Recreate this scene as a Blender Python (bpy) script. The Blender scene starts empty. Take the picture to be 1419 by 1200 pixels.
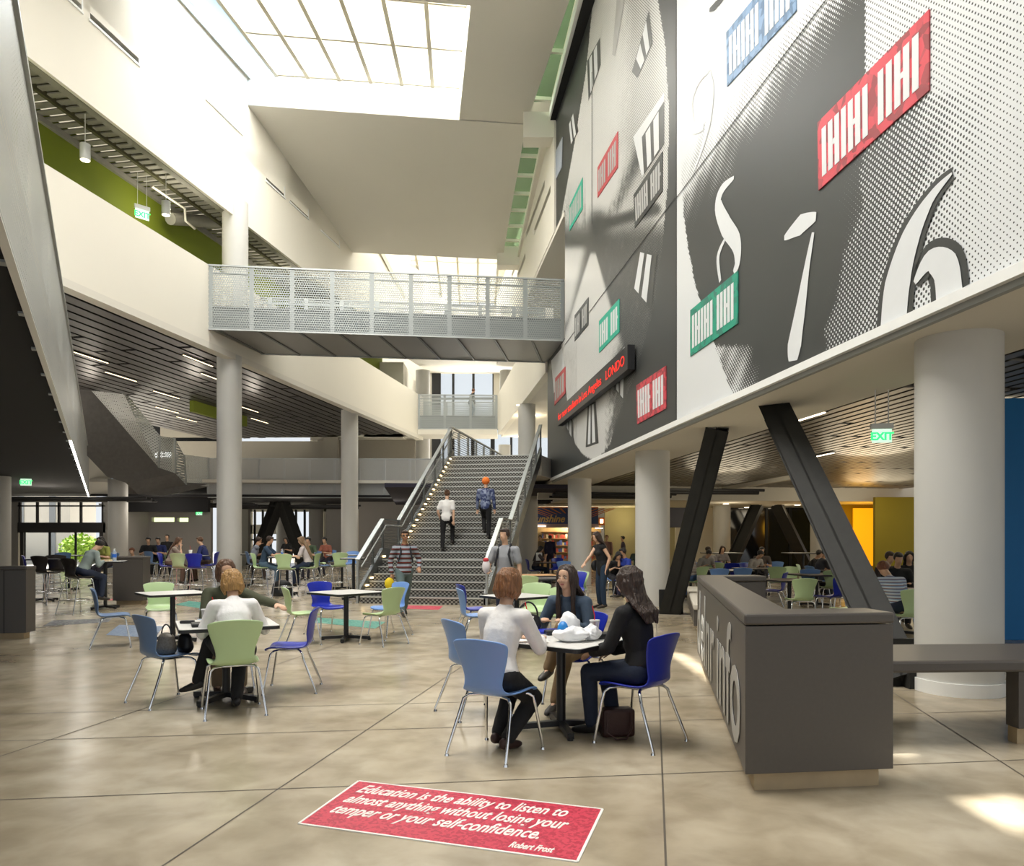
import bpy, bmesh, math, random
from mathutils import Vector, Matrix, Quaternion
try:
    import numpy as np
except Exception:
    np = None
PI = math.pi
rnd = random.Random(7)
SC = bpy.context.scene
C = SC.collection
# ---- camera numbers (picture taken as 1419 x 1200)
FX, CX, HZ, EYE = 1050.0, 709.5, 747.0, 1.55
def fl(px, py, z=0.0):
    "point at height z seen at a picture position"
    Y = (EYE - z) * FX / (py - HZ)
    return Vector(((px - CX) * Y / FX, Y, z))
def at(px, Y, z=0.0):
    return Vector(((px - CX) * Y / FX, Y, z))
def zat(py, Y):
    return EYE + (HZ - py) * Y / FX
# two building directions
S1 = Vector((-0.1233, 1, 0)).normalized(); E1 = Vector((1, 0.1233, 0)).normalized()
S2 = Vector((0.1862, 1, 0)).normalized(); E2 = Vector((1, -0.1862, 0)).normalized()
A1 = math.atan2(0.1233, 1)      # rotation of S1 frame about z
A2 = -math.atan2(0.1862, 1)
def onS1(a, px, py=None):
    "point on the vertical plane X = a - .1233 Y seen at a picture column"
    Y = a / ((px - CX) / FX + 0.1233)
    return Vector((a - 0.1233 * Y, Y, 0 if py is None else zat(py, Y)))
def onS2(b, px, py=None):
    Y = -b / ((px - CX) / FX - 0.1862)
    return Vector((-b + 0.1862 * Y, Y, 0 if py is None else zat(py, Y)))

# ---- materials
MATS = {}
def mat(name, col=(.5, .5, .5), rough=.6, metal=0.0, noise=0.0, nscale=8.0, bump=0.0, bscale=60.0, emit=None, estr=1.0, spec=.5, trans=0.0, coat=0.0, tint=None):
    if name in MATS: return MATS[name]
    m = bpy.data.materials.new(name); m.use_nodes = True
    nt = m.node_tree; b = nt.nodes['Principled BSDF']
    c4 = (*col, 1)
    b.inputs['Base Color'].default_value = c4
    b.inputs['Roughness'].default_value = rough
    b.inputs['Metallic'].default_value = metal
    b.inputs['Specular IOR Level'].default_value = spec
    b.inputs['Transmission Weight'].default_value = trans
    b.inputs['Coat Weight'].default_value = coat
    tc = nt.nodes.new('ShaderNodeTexCoord')
    n = nt.nodes.new('ShaderNodeTexNoise'); n.inputs['Scale'].default_value = nscale; n.inputs['Detail'].default_value = 4
    nt.links.new(tc.outputs['Object'], n.inputs['Vector'])
    mx = nt.nodes.new('ShaderNodeMix'); mx.data_type = 'RGBA'
    k = noise if noise else .04
    t = tint if tint else tuple(max(0, v * (1 - k)) for v in col)
    mx.inputs[6].default_value = (*[min(1, v * (1 + k * .6)) for v in col], 1); mx.inputs[7].default_value = (*t, 1)
    nt.links.new(n.outputs['Fac'], mx.inputs[0]); nt.links.new(mx.outputs[2], b.inputs['Base Color'])
    if bump:
        n2 = nt.nodes.new('ShaderNodeTexNoise'); n2.inputs['Scale'].default_value = bscale; n2.inputs['Detail'].default_value = 3
        nt.links.new(tc.outputs['Object'], n2.inputs['Vector'])
        bp = nt.nodes.new('ShaderNodeBump'); bp.inputs['Strength'].default_value = bump; bp.inputs['Distance'].default_value = .01
        nt.links.new(n2.outputs['Fac'], bp.inputs['Height']); nt.links.new(bp.outputs['Normal'], b.inputs['Normal'])
    if emit:
        b.inputs['Emission Color'].default_value = (*emit, 1); b.inputs['Emission Strength'].default_value = estr
    MATS[name] = m
    return m
def mesh_metal(name, col, open_=.45, scale=22.0, rough=.45, metal=.6):
    "perforated sheet: round holes on a staggered grid"
    if name in MATS: return MATS[name]
    m = mat(name, col, rough, metal); nt = m.node_tree; L = nt.links
    b = nt.nodes['Principled BSDF']; out = nt.nodes['Material Output']
    tc = nt.nodes.new('ShaderNodeTexCoord')
    sep = nt.nodes.new('ShaderNodeSeparateXYZ'); L.new(tc.outputs['Object'], sep.inputs[0])
    def mth(op, a, b_=None):
        n = nt.nodes.new('ShaderNodeMath'); n.operation = op
        for i, v in enumerate((a, b_)):
            if v is None: continue
            if isinstance(v, (int, float)): n.inputs[i].default_value = v
            else: L.new(v, n.inputs[i])
        return n.outputs[0]
    u = mth('MULTIPLY', sep.outputs[0], scale); v = mth('MULTIPLY', sep.outputs[2], scale)
    row = mth('FLOOR', v); odd = mth('MODULO', mth('ABSOLUTE', row), 2.0)
    u2 = mth('ADD', u, mth('MULTIPLY', odd, .5))
    fu = mth('SUBTRACT', mth('FRACT', u2), .5); fv = mth('SUBTRACT', mth('FRACT', v), .5)
    d = mth('ADD', mth('MULTIPLY', fu, fu), mth('MULTIPLY', fv, fv))
    r = math.sqrt(open_ / PI)
    hole = mth('LESS_THAN', d, r * r)
    tr = nt.nodes.new('ShaderNodeBsdfTransparent'); mix = nt.nodes.new('ShaderNodeMixShader')
    L.new(hole, mix.inputs[0]); L.new(b.outputs[0], mix.inputs[1]); L.new(tr.outputs[0], mix.inputs[2]); L.new(mix.outputs[0], out.inputs[0])
    return m
def glassy(name, col=(1, 1, 1), alpha=.75, rough=.05):
    if name in MATS: return MATS[name]
    m = mat(name, col, rough); nt = m.node_tree; b = nt.nodes['Principled BSDF']; out = nt.nodes['Material Output']
    tr = nt.nodes.new('ShaderNodeBsdfTransparent'); tr.inputs[0].default_value = (*col, 1)
    mix = nt.nodes.new('ShaderNodeMixShader'); mix.inputs[0].default_value = alpha
    nt.links.new(b.outputs[0], mix.inputs[1]); nt.links.new(tr.outputs[0], mix.inputs[2]); nt.links.new(mix.outputs[0], out.inputs[0])
    return m

# ---- mesh building
class MB:
    def __init__(s): s.v = []; s.f = []; s.m = []; s.mats = []; s.cur = 0; s.sm = []; s.smooth = False
    def use(s, material):
        if material not in s.mats: s.mats.append(material)
        s.cur = s.mats.index(material); return s
    def add(s, vs, fs):
        o = len(s.v); s.v += [tuple(v) for v in vs]
        for f in fs: s.f.append(tuple(i + o for i in f)); s.m.append(s.cur); s.sm.append(s.smooth)
        return s
    def box(s, x0, x1, y0, y1, z0, z1, M=None):
        vs = [Vector((x, y, z)) for z in (z0, z1) for y in (y0, y1) for x in (x0, x1)]
        if M is not None: vs = [M @ v for v in vs]
        return s.add(vs, [(0, 2, 3, 1), (4, 5, 7, 6), (0, 1, 5, 4), (2, 6, 7, 3), (0, 4, 6, 2), (1, 3, 7, 5)])
    def cbox(s, c, sx, sy, sz, M=None):
        return s.box(c[0] - sx / 2, c[0] + sx / 2, c[1] - sy / 2, c[1] + sy / 2, c[2] - sz / 2, c[2] + sz / 2, M)
    def prism(s, pts, off):
        "closed polygon (3d points) swept by a vector"
        n = len(pts); off = Vector(off); a = [Vector(p) for p in pts]
        return s.add(a + [p + off for p in a], [tuple(range(n))[::-1], tuple(range(n, 2 * n))] + [(i, (i + 1) % n, n + (i + 1) % n, n + i) for i in range(n)])
    def bar(s, p, q, w, h, up=(0, 0, 1)):
        p = Vector(p); q = Vector(q); d = (q - p).normalized(); up = Vector(up)
        sd = d.cross(up)
        if sd.length < 1e-4: sd = d.cross(Vector((1, 0, 0)))
        sd.normalize(); u = sd.cross(d).normalized()
        pts = [p + sd * (w / 2) * a + u * (h / 2) * b for a, b in ((-1, -1), (1, -1), (1, 1), (-1, 1))]
        return s.prism(pts, q - p)
    def tube(s, pts, r, n=10, caps=True):
        pts = [Vector(p) for p in pts]; k = len(pts); rs = r if isinstance(r, (list, tuple)) else [r] * k
        o = []; up = None; sm = s.smooth; s.smooth = True
        for i, p in enumerate(pts):
            d = ((pts[min(i + 1, k - 1)] - p).normalized() + (p - pts[max(i - 1, 0)]).normalized())
            d = d.normalized() if d.length > 1e-6 else Vector((0, 0, 1))
            if up is None: up = d.orthogonal().normalized()
            up = (up - d * up.dot(d)).normalized(); sd = d.cross(up)
            o += [p + (up * math.cos(a) + sd * math.sin(a)) * rs[i] for a in [2 * PI * j / n for j in range(n)]]
        fs = [(i * n + j, i * n + (j + 1) % n, (i + 1) * n + (j + 1) % n, (i + 1) * n + j) for i in range(k - 1) for j in range(n)]
        s.add(o, fs)
        s.smooth = False
        if caps: s.add(o[:n], [tuple(range(n))[::-1]]); s.add(o[-n:], [tuple(range(n))])
        s.smooth = sm
        return s
    def cyl(s, c, r, z0, z1, n=32, r1=None):
        return s.tube([(c[0], c[1], z0), (c[0], c[1], z1)], [r, r if r1 is None else r1], n)
    def ell(s, c, r, n=12, m=8, M=None):
        c = Vector(c); vs = []
        for i in range(1, m):
            t = PI * i / m
            for j in range(n):
                a = 2 * PI * j / n; v = Vector((r[0] * math.sin(t) * math.cos(a), r[1] * math.sin(t) * math.sin(a), r[2] * math.cos(t)))
                vs.append(c + (M @ v if M is not None else v))
        for q in (1, -1):
            v = Vector((0, 0, r[2] * q)); vs.append(c + (M @ v if M is not None else v))
        T = len(vs) - 2; fs = [(i * n + j, (i + 1) * n + j, (i + 1) * n + (j + 1) % n, i * n + (j + 1) % n) for i in range(m - 2) for j in range(n)]
        fs += [(T, j, (j + 1) % n) for j in range(n)] + [(T + 1, (m - 2) * n + (j + 1) % n, (m - 2) * n + j) for j in range(n)]
        sm = s.smooth; s.smooth = True; s.add(vs, fs); s.smooth = sm
        return s
    def mesh(s, name):
        me = bpy.data.meshes.new(name); me.from_pydata(s.v, [], s.f)
        for m in s.mats: me.materials.append(m)
        me.polygons.foreach_set('material_index', s.m); me.polygons.foreach_set('use_smooth', s.sm)
        me.update(); return me
    def build(s, name, material=None, parent=None, bevel=0, loc=None, rz=0):
        if material is not None:
            if not s.mats: s.mats.append(material)
        o = bpy.data.objects.new(name, s.mesh(name)); C.objects.link(o)
        if bevel:
            md = o.modifiers.new('bevel', 'BEVEL'); md.width = bevel; md.segments = 2; md.limit_method = 'ANGLE'; md.angle_limit = .7
        if parent is not None: o.parent = parent
        if loc is not None: o.location = loc
        if rz: o.rotation_euler[2] = rz
        return o
def tag(o, label, cat, group=None):
    o['label'] = label; o['category'] = cat
    if group: o['group'] = group
    return o
def struct(o): o['kind'] = 'structure'; return o
def thing(name, loc, rz, label, cat, group=None):
    e = bpy.data.objects.new(name, None); C.objects.link(e); e.empty_display_size = .1
    e.location = loc; e.rotation_euler[2] = rz
    return tag(e, label, cat, group)
def dup(root, loc, rz, label, group=None):
    r = root.copy(); C.objects.link(r); r.location = loc; r.rotation_euler[2] = rz
    r['label'] = label
    if group: r['group'] = group
    for ch in list(root.children):
        c = ch.copy(); C.objects.link(c); c.parent = r
        for g in list(ch.children):
            d = g.copy(); C.objects.link(d); d.parent = c
    return r
def evaluated(o):
    dg = bpy.context.evaluated_depsgraph_get(); dg.update()
    return bpy.data.meshes.new_from_object(o.evaluated_get(dg))
def text_mesh(body, size, mat_, bold=.0, shear=0, xs=1.0, extrude=.002, align='LEFT', spacing=1.0, name='lettering', line=1.0):
    cu = bpy.data.curves.new('t', 'FONT'); cu.body = body; cu.size = size; cu.offset = bold; cu.shear = shear
    cu.extrude = extrude; cu.align_x = align; cu.space_character = spacing; cu.space_line = line; cu.resolution_u = 3
    o = bpy.data.objects.new('t', cu); C.objects.link(o); me = evaluated(o)
    bpy.data.objects.remove(o); bpy.data.curves.remove(cu)
    for v in me.vertices: v.co.x *= xs
    me.materials.clear(); me.materials.append(mat_); me.name = name
    return me
def link_mesh(name, me, parent=None, M=None):
    o = bpy.data.objects.new(name, me); C.objects.link(o)
    if parent is not None: o.parent = parent
    if M is not None: o.matrix_local = M
    return o
def frame(loc, rz): return Matrix.Translation(Vector(loc)) @ Matrix.Rotation(rz, 4, 'Z')

# ---- camera
cam = bpy.data.objects.new('camera', bpy.data.cameras.new('camera')); C.objects.link(cam)
cam.location = (0, 0, EYE); cam.rotation_euler = (PI / 2, 0, 0)
cam.data.sensor_width = 36; cam.data.lens = 36 * FX / 1419; cam.data.shift_x = 0; cam.data.shift_y = (HZ - 600) / 1419
cam.data.clip_end = 400
SC.camera = cam
SC.view_settings.view_transform = 'Standard'; SC.view_settings.look = 'None'; SC.view_settings.gamma = 1
SC.view_settings.use_curve_mapping = False
SC.cycles.use_denoising = True; SC.cycles.max_bounces = 8; SC.cycles.diffuse_bounces = 4; SC.cycles.glossy_bounces = 3
SC.cycles.transparent_max_bounces = 16; SC.cycles.transmission_bounces = 4
SC.cycles.sample_clamp_indirect = 6; SC.cycles.caustics_reflective = False; SC.cycles.caustics_refractive = False
cream = mat('cream_plaster', (.80, .765, .67), .75, noise=.03, nscale=.5, bump=.05, bscale=90)
cream2 = mat('pale_plaster', (.72, .69, .61), .8, noise=.03, nscale=.6)
greywall = mat('grey_plaster', (.34, .325, .30), .85, noise=.06, nscale=1.5)
colm = mat('column_paint', (.58, .572, .535), .55, noise=.05, nscale=2.5)
white = mat('white_paint', (.82, .83, .81), .5)
green = mat('olive_green_paint', (.20, .25, .012), .75, noise=.08, nscale=1)
black = mat('black_void', (.006, .006, .007), .9)
dark = mat('dark_steel', (.030, .030, .028), .55, .0, noise=.25, nscale=6, spec=.15)
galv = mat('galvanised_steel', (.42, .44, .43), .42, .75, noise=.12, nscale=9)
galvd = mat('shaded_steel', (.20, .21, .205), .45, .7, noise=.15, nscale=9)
chrome = mat('chrome', (.75, .76, .77), .12, 1.0)
slatm = mat('bronze_slat', (.135, .125, .122), .42, .4, noise=.25, nscale=1.2)
slatr = mat('pale_metal_slat', (.30, .28, .25), .40, .55, noise=.15, nscale=1.2)
deckm = mat('corrugated_deck', (.30, .29, .25), .7, noise=.2, nscale=3)
counterm = mat('charcoal_laminate', (.082, .071, .061), .42, noise=.10, nscale=45)
plinthm = mat('plywood_plinth', (.42, .32, .19), .6, noise=.2, nscale=7)
laminate = mat('white_laminate', (.70, .69, .66), .35, noise=.03)
blackp = mat('black_plastic', (.012, .012, .013), .4)
perf = mesh_metal('perforated_steel', (.40, .43, .42), .50, 14.0)
perfd = mesh_metal('fine_perforated_steel', (.46, .46, .44), .30, 30.0)
perfs = mesh_metal('expanded_steel_mesh', (.25, .26, .26), .50, 26.0)
perfw = mesh_metal('perforated_cladding', (.52, .54, .53), .16, 16.0, .4)
perfo = mesh_metal('open_wire_mesh', (.12, .12, .12), .78, 12.0, .4)
lampw = mat('lamp_glow', (1, .9, .75), emit=(1, .86, .62), estr=4)
stripw = mat('strip_glow', (1, .85, .6), emit=(1, .78, .48), estr=2.2)
lampw2 = mat('cool_lamp_glow', (1, 1, 1), emit=(1, .97, .9), estr=8)
exitg = mat('exit_green', (.05, .8, .2), emit=(.03, .85, .15), estr=1.4)
exitw = mat('exit_face', (.8, .95, .85), emit=(.75, 1, .8), estr=.55)
ledr = mat('red_led', (.6, .02, .01), emit=(1, .02, .01), estr=.8)
yellow = mat('yellow_paint', (.27, .205, .004), .7, noise=.06, nscale=2)
orangel = mat('amber_lit_panel', (.7, .3, .01), emit=(1, .42, .005), estr=.55)
bluew = mat('blue_paint', (.004, .17, .45), .6)
# polished concrete
def concrete():
    m = mat('polished_concrete', (.40, .35, .265), .22); nt = m.node_tree; L = nt.links; b = nt.nodes['Principled BSDF']
    tc = nt.nodes.new('ShaderNodeTexCoord')
    def noise(s, d, dist=0):
        n = nt.nodes.new('ShaderNodeTexNoise'); n.inputs['Scale'].default_value = s; n.inputs['Detail'].default_value = d; n.inputs['Distortion'].default_value = dist
        L.new(tc.outputs['Object'], n.inputs['Vector']); return n.outputs['Fac']
    def ramp(f, stops):
        r = nt.nodes.new('ShaderNodeValToRGB'); L.new(f, r.inputs[0]); e = r.color_ramp.elements
        while len(e) < len(stops): e.new(.5)
        r.color_ramp.interpolation = 'B_SPLINE'
        for i, (p, c) in enumerate(stops): e[i].position = p; e[i].color = (*c, 1)
        return r.outputs[0]
    a = ramp(noise(.55, 8, .25), [(.30, (.32, .262, .175)), (.5, (.49, .415, .30)), (.70, (.63, .57, .45))])
    c = ramp(noise(3.2, 9, .3), [(.3, (.50, .47, .42)), (.62, (1, 1, 1)), (.9, (1.0, 1.0, 1.0))])
    mx = nt.nodes.new('ShaderNodeMix'); mx.data_type = 'RGBA'; mx.blend_type = 'MULTIPLY'; mx.inputs[0].default_value = .75
    L.new(a, mx.inputs[6]); L.new(c, mx.inputs[7]); L.new(mx.outputs[2], b.inputs['Base Color'])
    r = nt.nodes.new('ShaderNodeMapRange'); r.inputs[3].default_value = .10; r.inputs[4].default_value = .34
    L.new(noise(1.3, 6, .4), r.inputs[0]); L.new(r.outputs[0], b.inputs['Roughness'])
    b.inputs['Specular IOR Level'].default_value = .5
    return m
conc = concrete()
jointm = mat('floor_joint', (.10, .082, .06), .7)
# halftone print: reads the 'tone' attribute, cuts it into dots
def halftone(name, pitch, lo, hi):
    m = mat(name, lo, .45); nt = m.node_tree; L = nt.links; b = nt.nodes['Principled BSDF']
    at_ = nt.nodes.new('ShaderNodeAttribute'); at_.attribute_name = 'tone'
    tc = nt.nodes.new('ShaderNodeTexCoord'); sp = nt.nodes.new('ShaderNodeSeparateXYZ'); L.new(tc.outputs['Object'], sp.inputs[0])
    def mth(op, a, b_=None):
        n = nt.nodes.new('ShaderNodeMath'); n.operation = op
        for i, v in enumerate((a, b_)):
            if v is None: continue
            if isinstance(v, (int, float)): n.inputs[i].default_value = v
            else: L.new(v, n.inputs[i])
        return n.outputs[0]
    u = mth('MULTIPLY', mth('ADD', sp.outputs[0], sp.outputs[2]), .7071 * 2 * PI / pitch)
    v = mth('MULTIPLY', mth('SUBTRACT', sp.outputs[0], sp.outputs[2]), .7071 * 2 * PI / pitch)
    d = mth('ADD', mth('MULTIPLY', mth('ADD', mth('COSINE', u), mth('COSINE', v)), .25), .5)
    on = mth('GREATER_THAN', at_.outputs['Fac'], d)
    mx = nt.nodes.new('ShaderNodeMix'); mx.data_type = 'RGBA'; mx.inputs[6].default_value = (*lo, 1); mx.inputs[7].default_value = (*hi, 1)
    L.new(on, mx.inputs[0]); L.new(mx.outputs[2], b.inputs['Base Color'])
    return m
pr_dark = mat('print_black', (.035, .038, .037), .42)
pr_white = mat('print_white', (.68, .70, .71), .5)
pr_grey = mat('print_grey', (.42, .42, .41), .5)
def speck(name, a, b2, sc=14):
    m = mat(name, a, .5); nt = m.node_tree; L = nt.links
    tc = nt.nodes.new('ShaderNodeTexCoord'); vo = nt.nodes.new('ShaderNodeTexVoronoi'); vo.inputs['Scale'].default_value = sc; L.new(tc.outputs['Object'], vo.inputs['Vector'])
    r = nt.nodes.new('ShaderNodeValToRGB'); r.color_ramp.elements[0].position = .45; r.color_ramp.elements[1].position = .62
    r.color_ramp.elements[0].color = (*a, 1); r.color_ramp.elements[1].color = (*b2, 1)
    L.new(vo.outputs['Color'], r.inputs[0]); L.new(r.outputs[0], nt.nodes['Principled BSDF'].inputs['Base Color'])
    return m
sp_red = speck('speckled_red', (.62, .06, .085), (.30, .04, .05), 9)
sp_green = speck('speckled_green', (.01, .30, .19), (.02, .18, .13), 9)
sp_blue = speck('speckled_blue', (.20, .32, .50), (.10, .18, .30), 9)
sp_fred = speck('terrazzo_red', (.60, .045, .085), (.42, .02, .05), 60)
sp_fgreen = speck('terrazzo_green', (.04, .24, .19), (.16, .36, .29), 30)
sp_fblue = speck('terrazzo_blue', (.16, .22, .33), (.27, .33, .42), 30)
sp_fgrey = speck('terrazzo_grey', (.10, .10, .11), (.34, .34, .33), 30)
P_LB = mat('light_blue_plastic', (.17, .32, .66), .38, coat=.1)
P_GB = mat('grey_blue_plastic', (.13, .22, .40), .38)
P_GR = mat('pale_green_plastic', (.48, .64, .34), .38, coat=.1)
P_RB = mat('royal_blue_plastic', (.008, .022, .36), .33, coat=.1)
P_BK = mat('black_brown_plastic', (.02, .015, .014), .4)
# ================= floor with saw joints =================
b = MB().use(conc)
b.add([(-40, -8, 0), (40, -8, 0), (40, 62, 0), (-40, 62, 0)], [(0, 1, 2, 3)])
b.add([(-40, -8, -.3), (40, -8, -.3), (40, 62, -.3), (-40, 62, -.3)], [(3, 2, 1, 0)])
b.use(jointm)
def joint(p, d, l0, l1, w=.012):
    p = Vector(p); n = Vector((-d.y, d.x, 0)) * w / 2; a = p + d * l0; c = p + d * l1
    b.add([(v.x, v.y, .0015) for v in (a - n, c - n, c + n, a + n)], [(3, 2, 1, 0)])
for px, py in ((1273.7, 983), (915, 1000), (440, 1057), (100, 1015)): joint(fl(px, py), S2, -8, 40)
for px, py in ((300, 982), (300, 1018), (560, 900), (1240, 1060)): joint(fl(px, py), E1, -14, 12)
floor = struct(b.build('floor'))

# ================= walls made of cells with holes =================
def cell_wall(name, s0, s1, z0, z1, th, holes, material, origin, rz, zmap=None):
    "a wall in the local x-z plane, th thick in +y, rectangular holes left open"
    xs = sorted({s0, s1} | {h[0] for h in holes} | {h[1] for h in holes}); zs = sorted({z0, z1} | {h[2] for h in holes} | {h[3] for h in holes})
    m = MB().use(material)
    for i in range(len(xs) - 1):
        for j in range(len(zs) - 1):
            cx_, cz_ = (xs[i] + xs[i + 1]) / 2, (zs[j] + zs[j + 1]) / 2
            if any(h[0] < cx_ < h[1] and h[2] < cz_ < h[3] for h in holes): continue
            m.box(xs[i], xs[i + 1], 0, th, zs[j], zs[j + 1])
    return struct(m.build(name, loc=origin, rz=rz))
# local x runs along S2 (into the picture): rz turns +x onto S2
RZ2 = math.atan2(S2.y, S2.x); RZ1 = math.atan2(S1.y, S1.x)
LB = 13.96
def sL(Y): return Y / S2.y           # distance along S2 from Y = 0
oL = Vector((-LB, 0, 0))
def slot(pa, pb, pc):                 # bottom left, bottom right, top left
    a = onS2(LB, *pa); c = onS2(LB, *pb); t = onS2(LB, *pc)
    z = (a.z + c.z) / 2
    return (sL(a.y), sL(c.y), z, z + (t.z - a.z))
slots = [(sL(15.5), sL(18.5), 14.45, 14.95), slot((125, 25), (192, 90.6), (125.8, 6.8)), slot((286, 137), (335, 184), (287, 118)), slot((369, 252), (394, 271.7), (369.6, 236.9)),
         slot((402, 280), (427, 302), (402.6, 267)), slot((445, 319), (470, 342), (445, 309.5))]
cell_wall('wall_left', 0, sL(46), 12.33, 17.4, .10, slots, cream, oL, RZ2)
cell_wall('wall_left', 0, sL(46), 7.75, 10.17, .3, [], cream, oL, RZ2)
# dark rooms behind the slots
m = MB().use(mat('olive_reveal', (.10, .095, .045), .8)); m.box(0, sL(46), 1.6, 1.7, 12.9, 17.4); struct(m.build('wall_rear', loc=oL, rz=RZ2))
# trim line under the slots of the left wall
for i, s_ in enumerate(slots):
    m = MB().use(white); m.box(s_[0] - .05, s_[1] + .05, -.03, .1, s_[2] - .06, s_[2]); m.box(s_[1], s_[1] + .05, -.01, .12, s_[2], s_[3]); struct(m.build('trim_%d' % (i + 1), loc=oL, rz=RZ2))
# upper gallery (third level): floor slab, green wall, metal deck ceiling
m = MB().use(cream2); m.box(0, sL(46), .3, 2.6, 8.6, 8.9); struct(m.build('floor_gallery', loc=oL, rz=RZ2))
m = MB().use(green); m.box(0, sL(46), 2.6, 2.8, 8.9, 13.2); struct(m.build('wall_green', loc=oL, rz=RZ2))
m = MB().use(deckm)
x = 0.0
while x < sL(46):
    m.box(x, x + .16, .34, 2.6, 12.98, 13.02); m.box(x + .16, x + .32, .34, 2.6, 13.05, 13.09); m.box(x + .16, x + .18, .34, 2.6, 12.98, 13.09); x += .32
m.use(deckm).box(0, sL(46), .34, .55, 12.5, 12.98); m.box(0, sL(46), 2.5, 2.6, 12.82, 12.98)
struct(m.build('ceiling_gallery', loc=oL, rz=RZ2))
# right side: flat wall with two slots above, band wall at the third level
RA = 4.72
oR = Vector((RA, 0, 0))
def sR(Y): return Y / S1.y
rslots = [(sR(27.1), sR(31.0), 13.95, 14.2), (sR(28.4), sR(33.2), 14.75, 15.0), (sR(33.5), sR(36.3), 13.95, 14.2), (sR(35.5), sR(38.5), 14.75, 15.0)]
cell_wall('wall_right', sR(26.4), sR(46), 12.25, 16.1, -.35, rslots, cream, oR, RZ1)
cell_wall('wall_right', sR(28.2), sR(45), 7.75, 10.17, -.3, [], cream, oR, RZ1)
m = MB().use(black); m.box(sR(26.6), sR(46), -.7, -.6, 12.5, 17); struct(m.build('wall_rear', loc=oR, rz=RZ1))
# right gallery slabs
m = MB().use(cream2); m.box(sR(24.8), sR(46), -8, -.02, 12.1, 12.25); struct(m.build('ceiling_right', loc=oR, rz=RZ1))
m = MB().use(cream2); m.box(sR(24.8), sR(46), -8, -.3, 7.75, 8.9); struct(m.build('floor_right', loc=oR, rz=RZ1))
m = MB().use(cream2); m.box(sR(24.8), sR(46), -8.2, -8, 3.6, 17); struct(m.build('wall_east', loc=oR, rz=RZ1))

# ================= roof =================
c1, c2, c3, c4 = Vector((-9.11, 26.1, 16.5)), Vector((.507, 27.28, 16.46)), Vector((-.464, 36.1, 14.86)), Vector((-7.43, 35.2, 14.86))
ext = lambda p, q, k: p + (p - q).normalized() * k
m = MB().use(cream2); m.prism([c1, c2, c3, c4], (0, 0, .25)); struct(m.build('ceiling_slope'))
# white well wall above the far edge of the big skylight
m = MB().use(white); m.prism([c1, c2, c2 + Vector((0, 0, 1.35)), c1 + Vector((0, 0, 1.3))], (0, .2, 0)); struct(m.build('wall_well'))
sk = [Vector((-1.163, 21.24, 16.5)), Vector((-1.89, 27.05, 16.5)), Vector((.507, 27.3, 16.5)), Vector((1.60, 21.0, 16.5)), Vector((2.4, 17.0, 16.5)), Vector((-.6, 17.0, 16.5))]
m = MB().use(cream2); m.prism(sk, (0, 0, .25)); struct(m.build('ceiling_right_strip'))
m = MB().use(white); m.prism([Vector((-1.163, 21.24, 16.75)), Vector((-1.89, 27.05, 16.75)), Vector((-1.89, 27.05, 17.8)), Vector((-1.163, 21.24, 17.8))], (.15, 0, 0)); struct(m.build('wall_well'))
# near band of ceiling
q = lambda x, y: Vector((x, y, 16.5))
m = MB().use(cream2); m.prism([q(-10.2, 20.2), q(-1.163, 21.24), q(-.6, 17), q(-10.8, 16.4)], (0, 0, .25)); struct(m.build('ceiling_near'))
# glazing: panes of big skylight
pane = glassy('frosted_pane', (.97, .98, .99), .85, .4)
bar_m = mat('glazing_bar', (.40, .37, .28), .6)
clearblue = glassy('clear_blue_glass', (.42, .60, .92), .85)
ZG = 17.65
def glazed(name, P, Q, R, S, nu, nv, lab):
    "quad of panes P Q (near) S R (far)"
    root = thing(name, (P + Q + R + S) / 4, 0, lab, 'skylight'); O = root.location
    f = MB().use(bar_m)
    L_ = lambda u, v: (P.lerp(Q, u)).lerp(S.lerp(R, u), v) - O
    for i in range(nu + 1): f.bar(L_(i / nu, 0), L_(i / nu, 1), .13, .2)
    for j in range(nv + 1): f.bar(L_(0, j / nv), L_(1, j / nv), .08, .12)
    f.build('glazing_bars', parent=root)
    for i in range(nu):
        for j in range(nv):
            g = MB().use(pane); a, c, d, e = L_(i / nu, j / nv), L_((i + 1) / nu, j / nv), L_((i + 1) / nu, (j + 1) / nv), L_(i / nu, (j + 1) / nv)
            g.add([v + Vector((0, 0, .05)) for v in (a, c, d, e)], [(0, 1, 2, 3)]); g.build('pane', parent=root)
    return root
glazed('skylight', Vector((-9.2, 19.6, ZG)), Vector((-1.1, 20.8, ZG)), Vector((-1.75, 27.0, ZG)), Vector((-8.15, 26.2, ZG)), 6, 3, 'big rectangular skylight of frosted panes set in the pale sloped ceiling')
m = MB().use(bar_m); m.bar((-10.35, 19.5, 17.45), (-9.05, 26.2, 17.45), .14, .12); m.use(clearblue); m.add([(-10.3, 19.5, 17.5), (-9.2, 19.5, 17.62), (-8.15, 26.2, 17.62), (-9.0, 26.2, 17.5)], [(0, 1, 2, 3)]); struct(m.build('window_1'))
glazed('skylight', Vector((-7.4, 36.5, ZG)), Vector((-.5, 37.0, ZG)), Vector((-1.3, 55, ZG)), Vector((-8.5, 54, ZG)), 6, 5, 'farther skylight above the perforated footbridge')
m = MB().use(cream); m.box(0, sL(57), -.0, .35, 14.6, 17.7); struct(m.build('wall_left', loc=Vector((-LB, 0, 0)) + S2 * 0, rz=RZ2))
m = MB().use(bar_m); m.bar((-7.2, 36.5, 16.9), (-5.0, 50, 13.0), .35, .35); tag(m.build('roof_beam'), 'slanting cream roof beam beside the farther skylight', 'beam')
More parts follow.
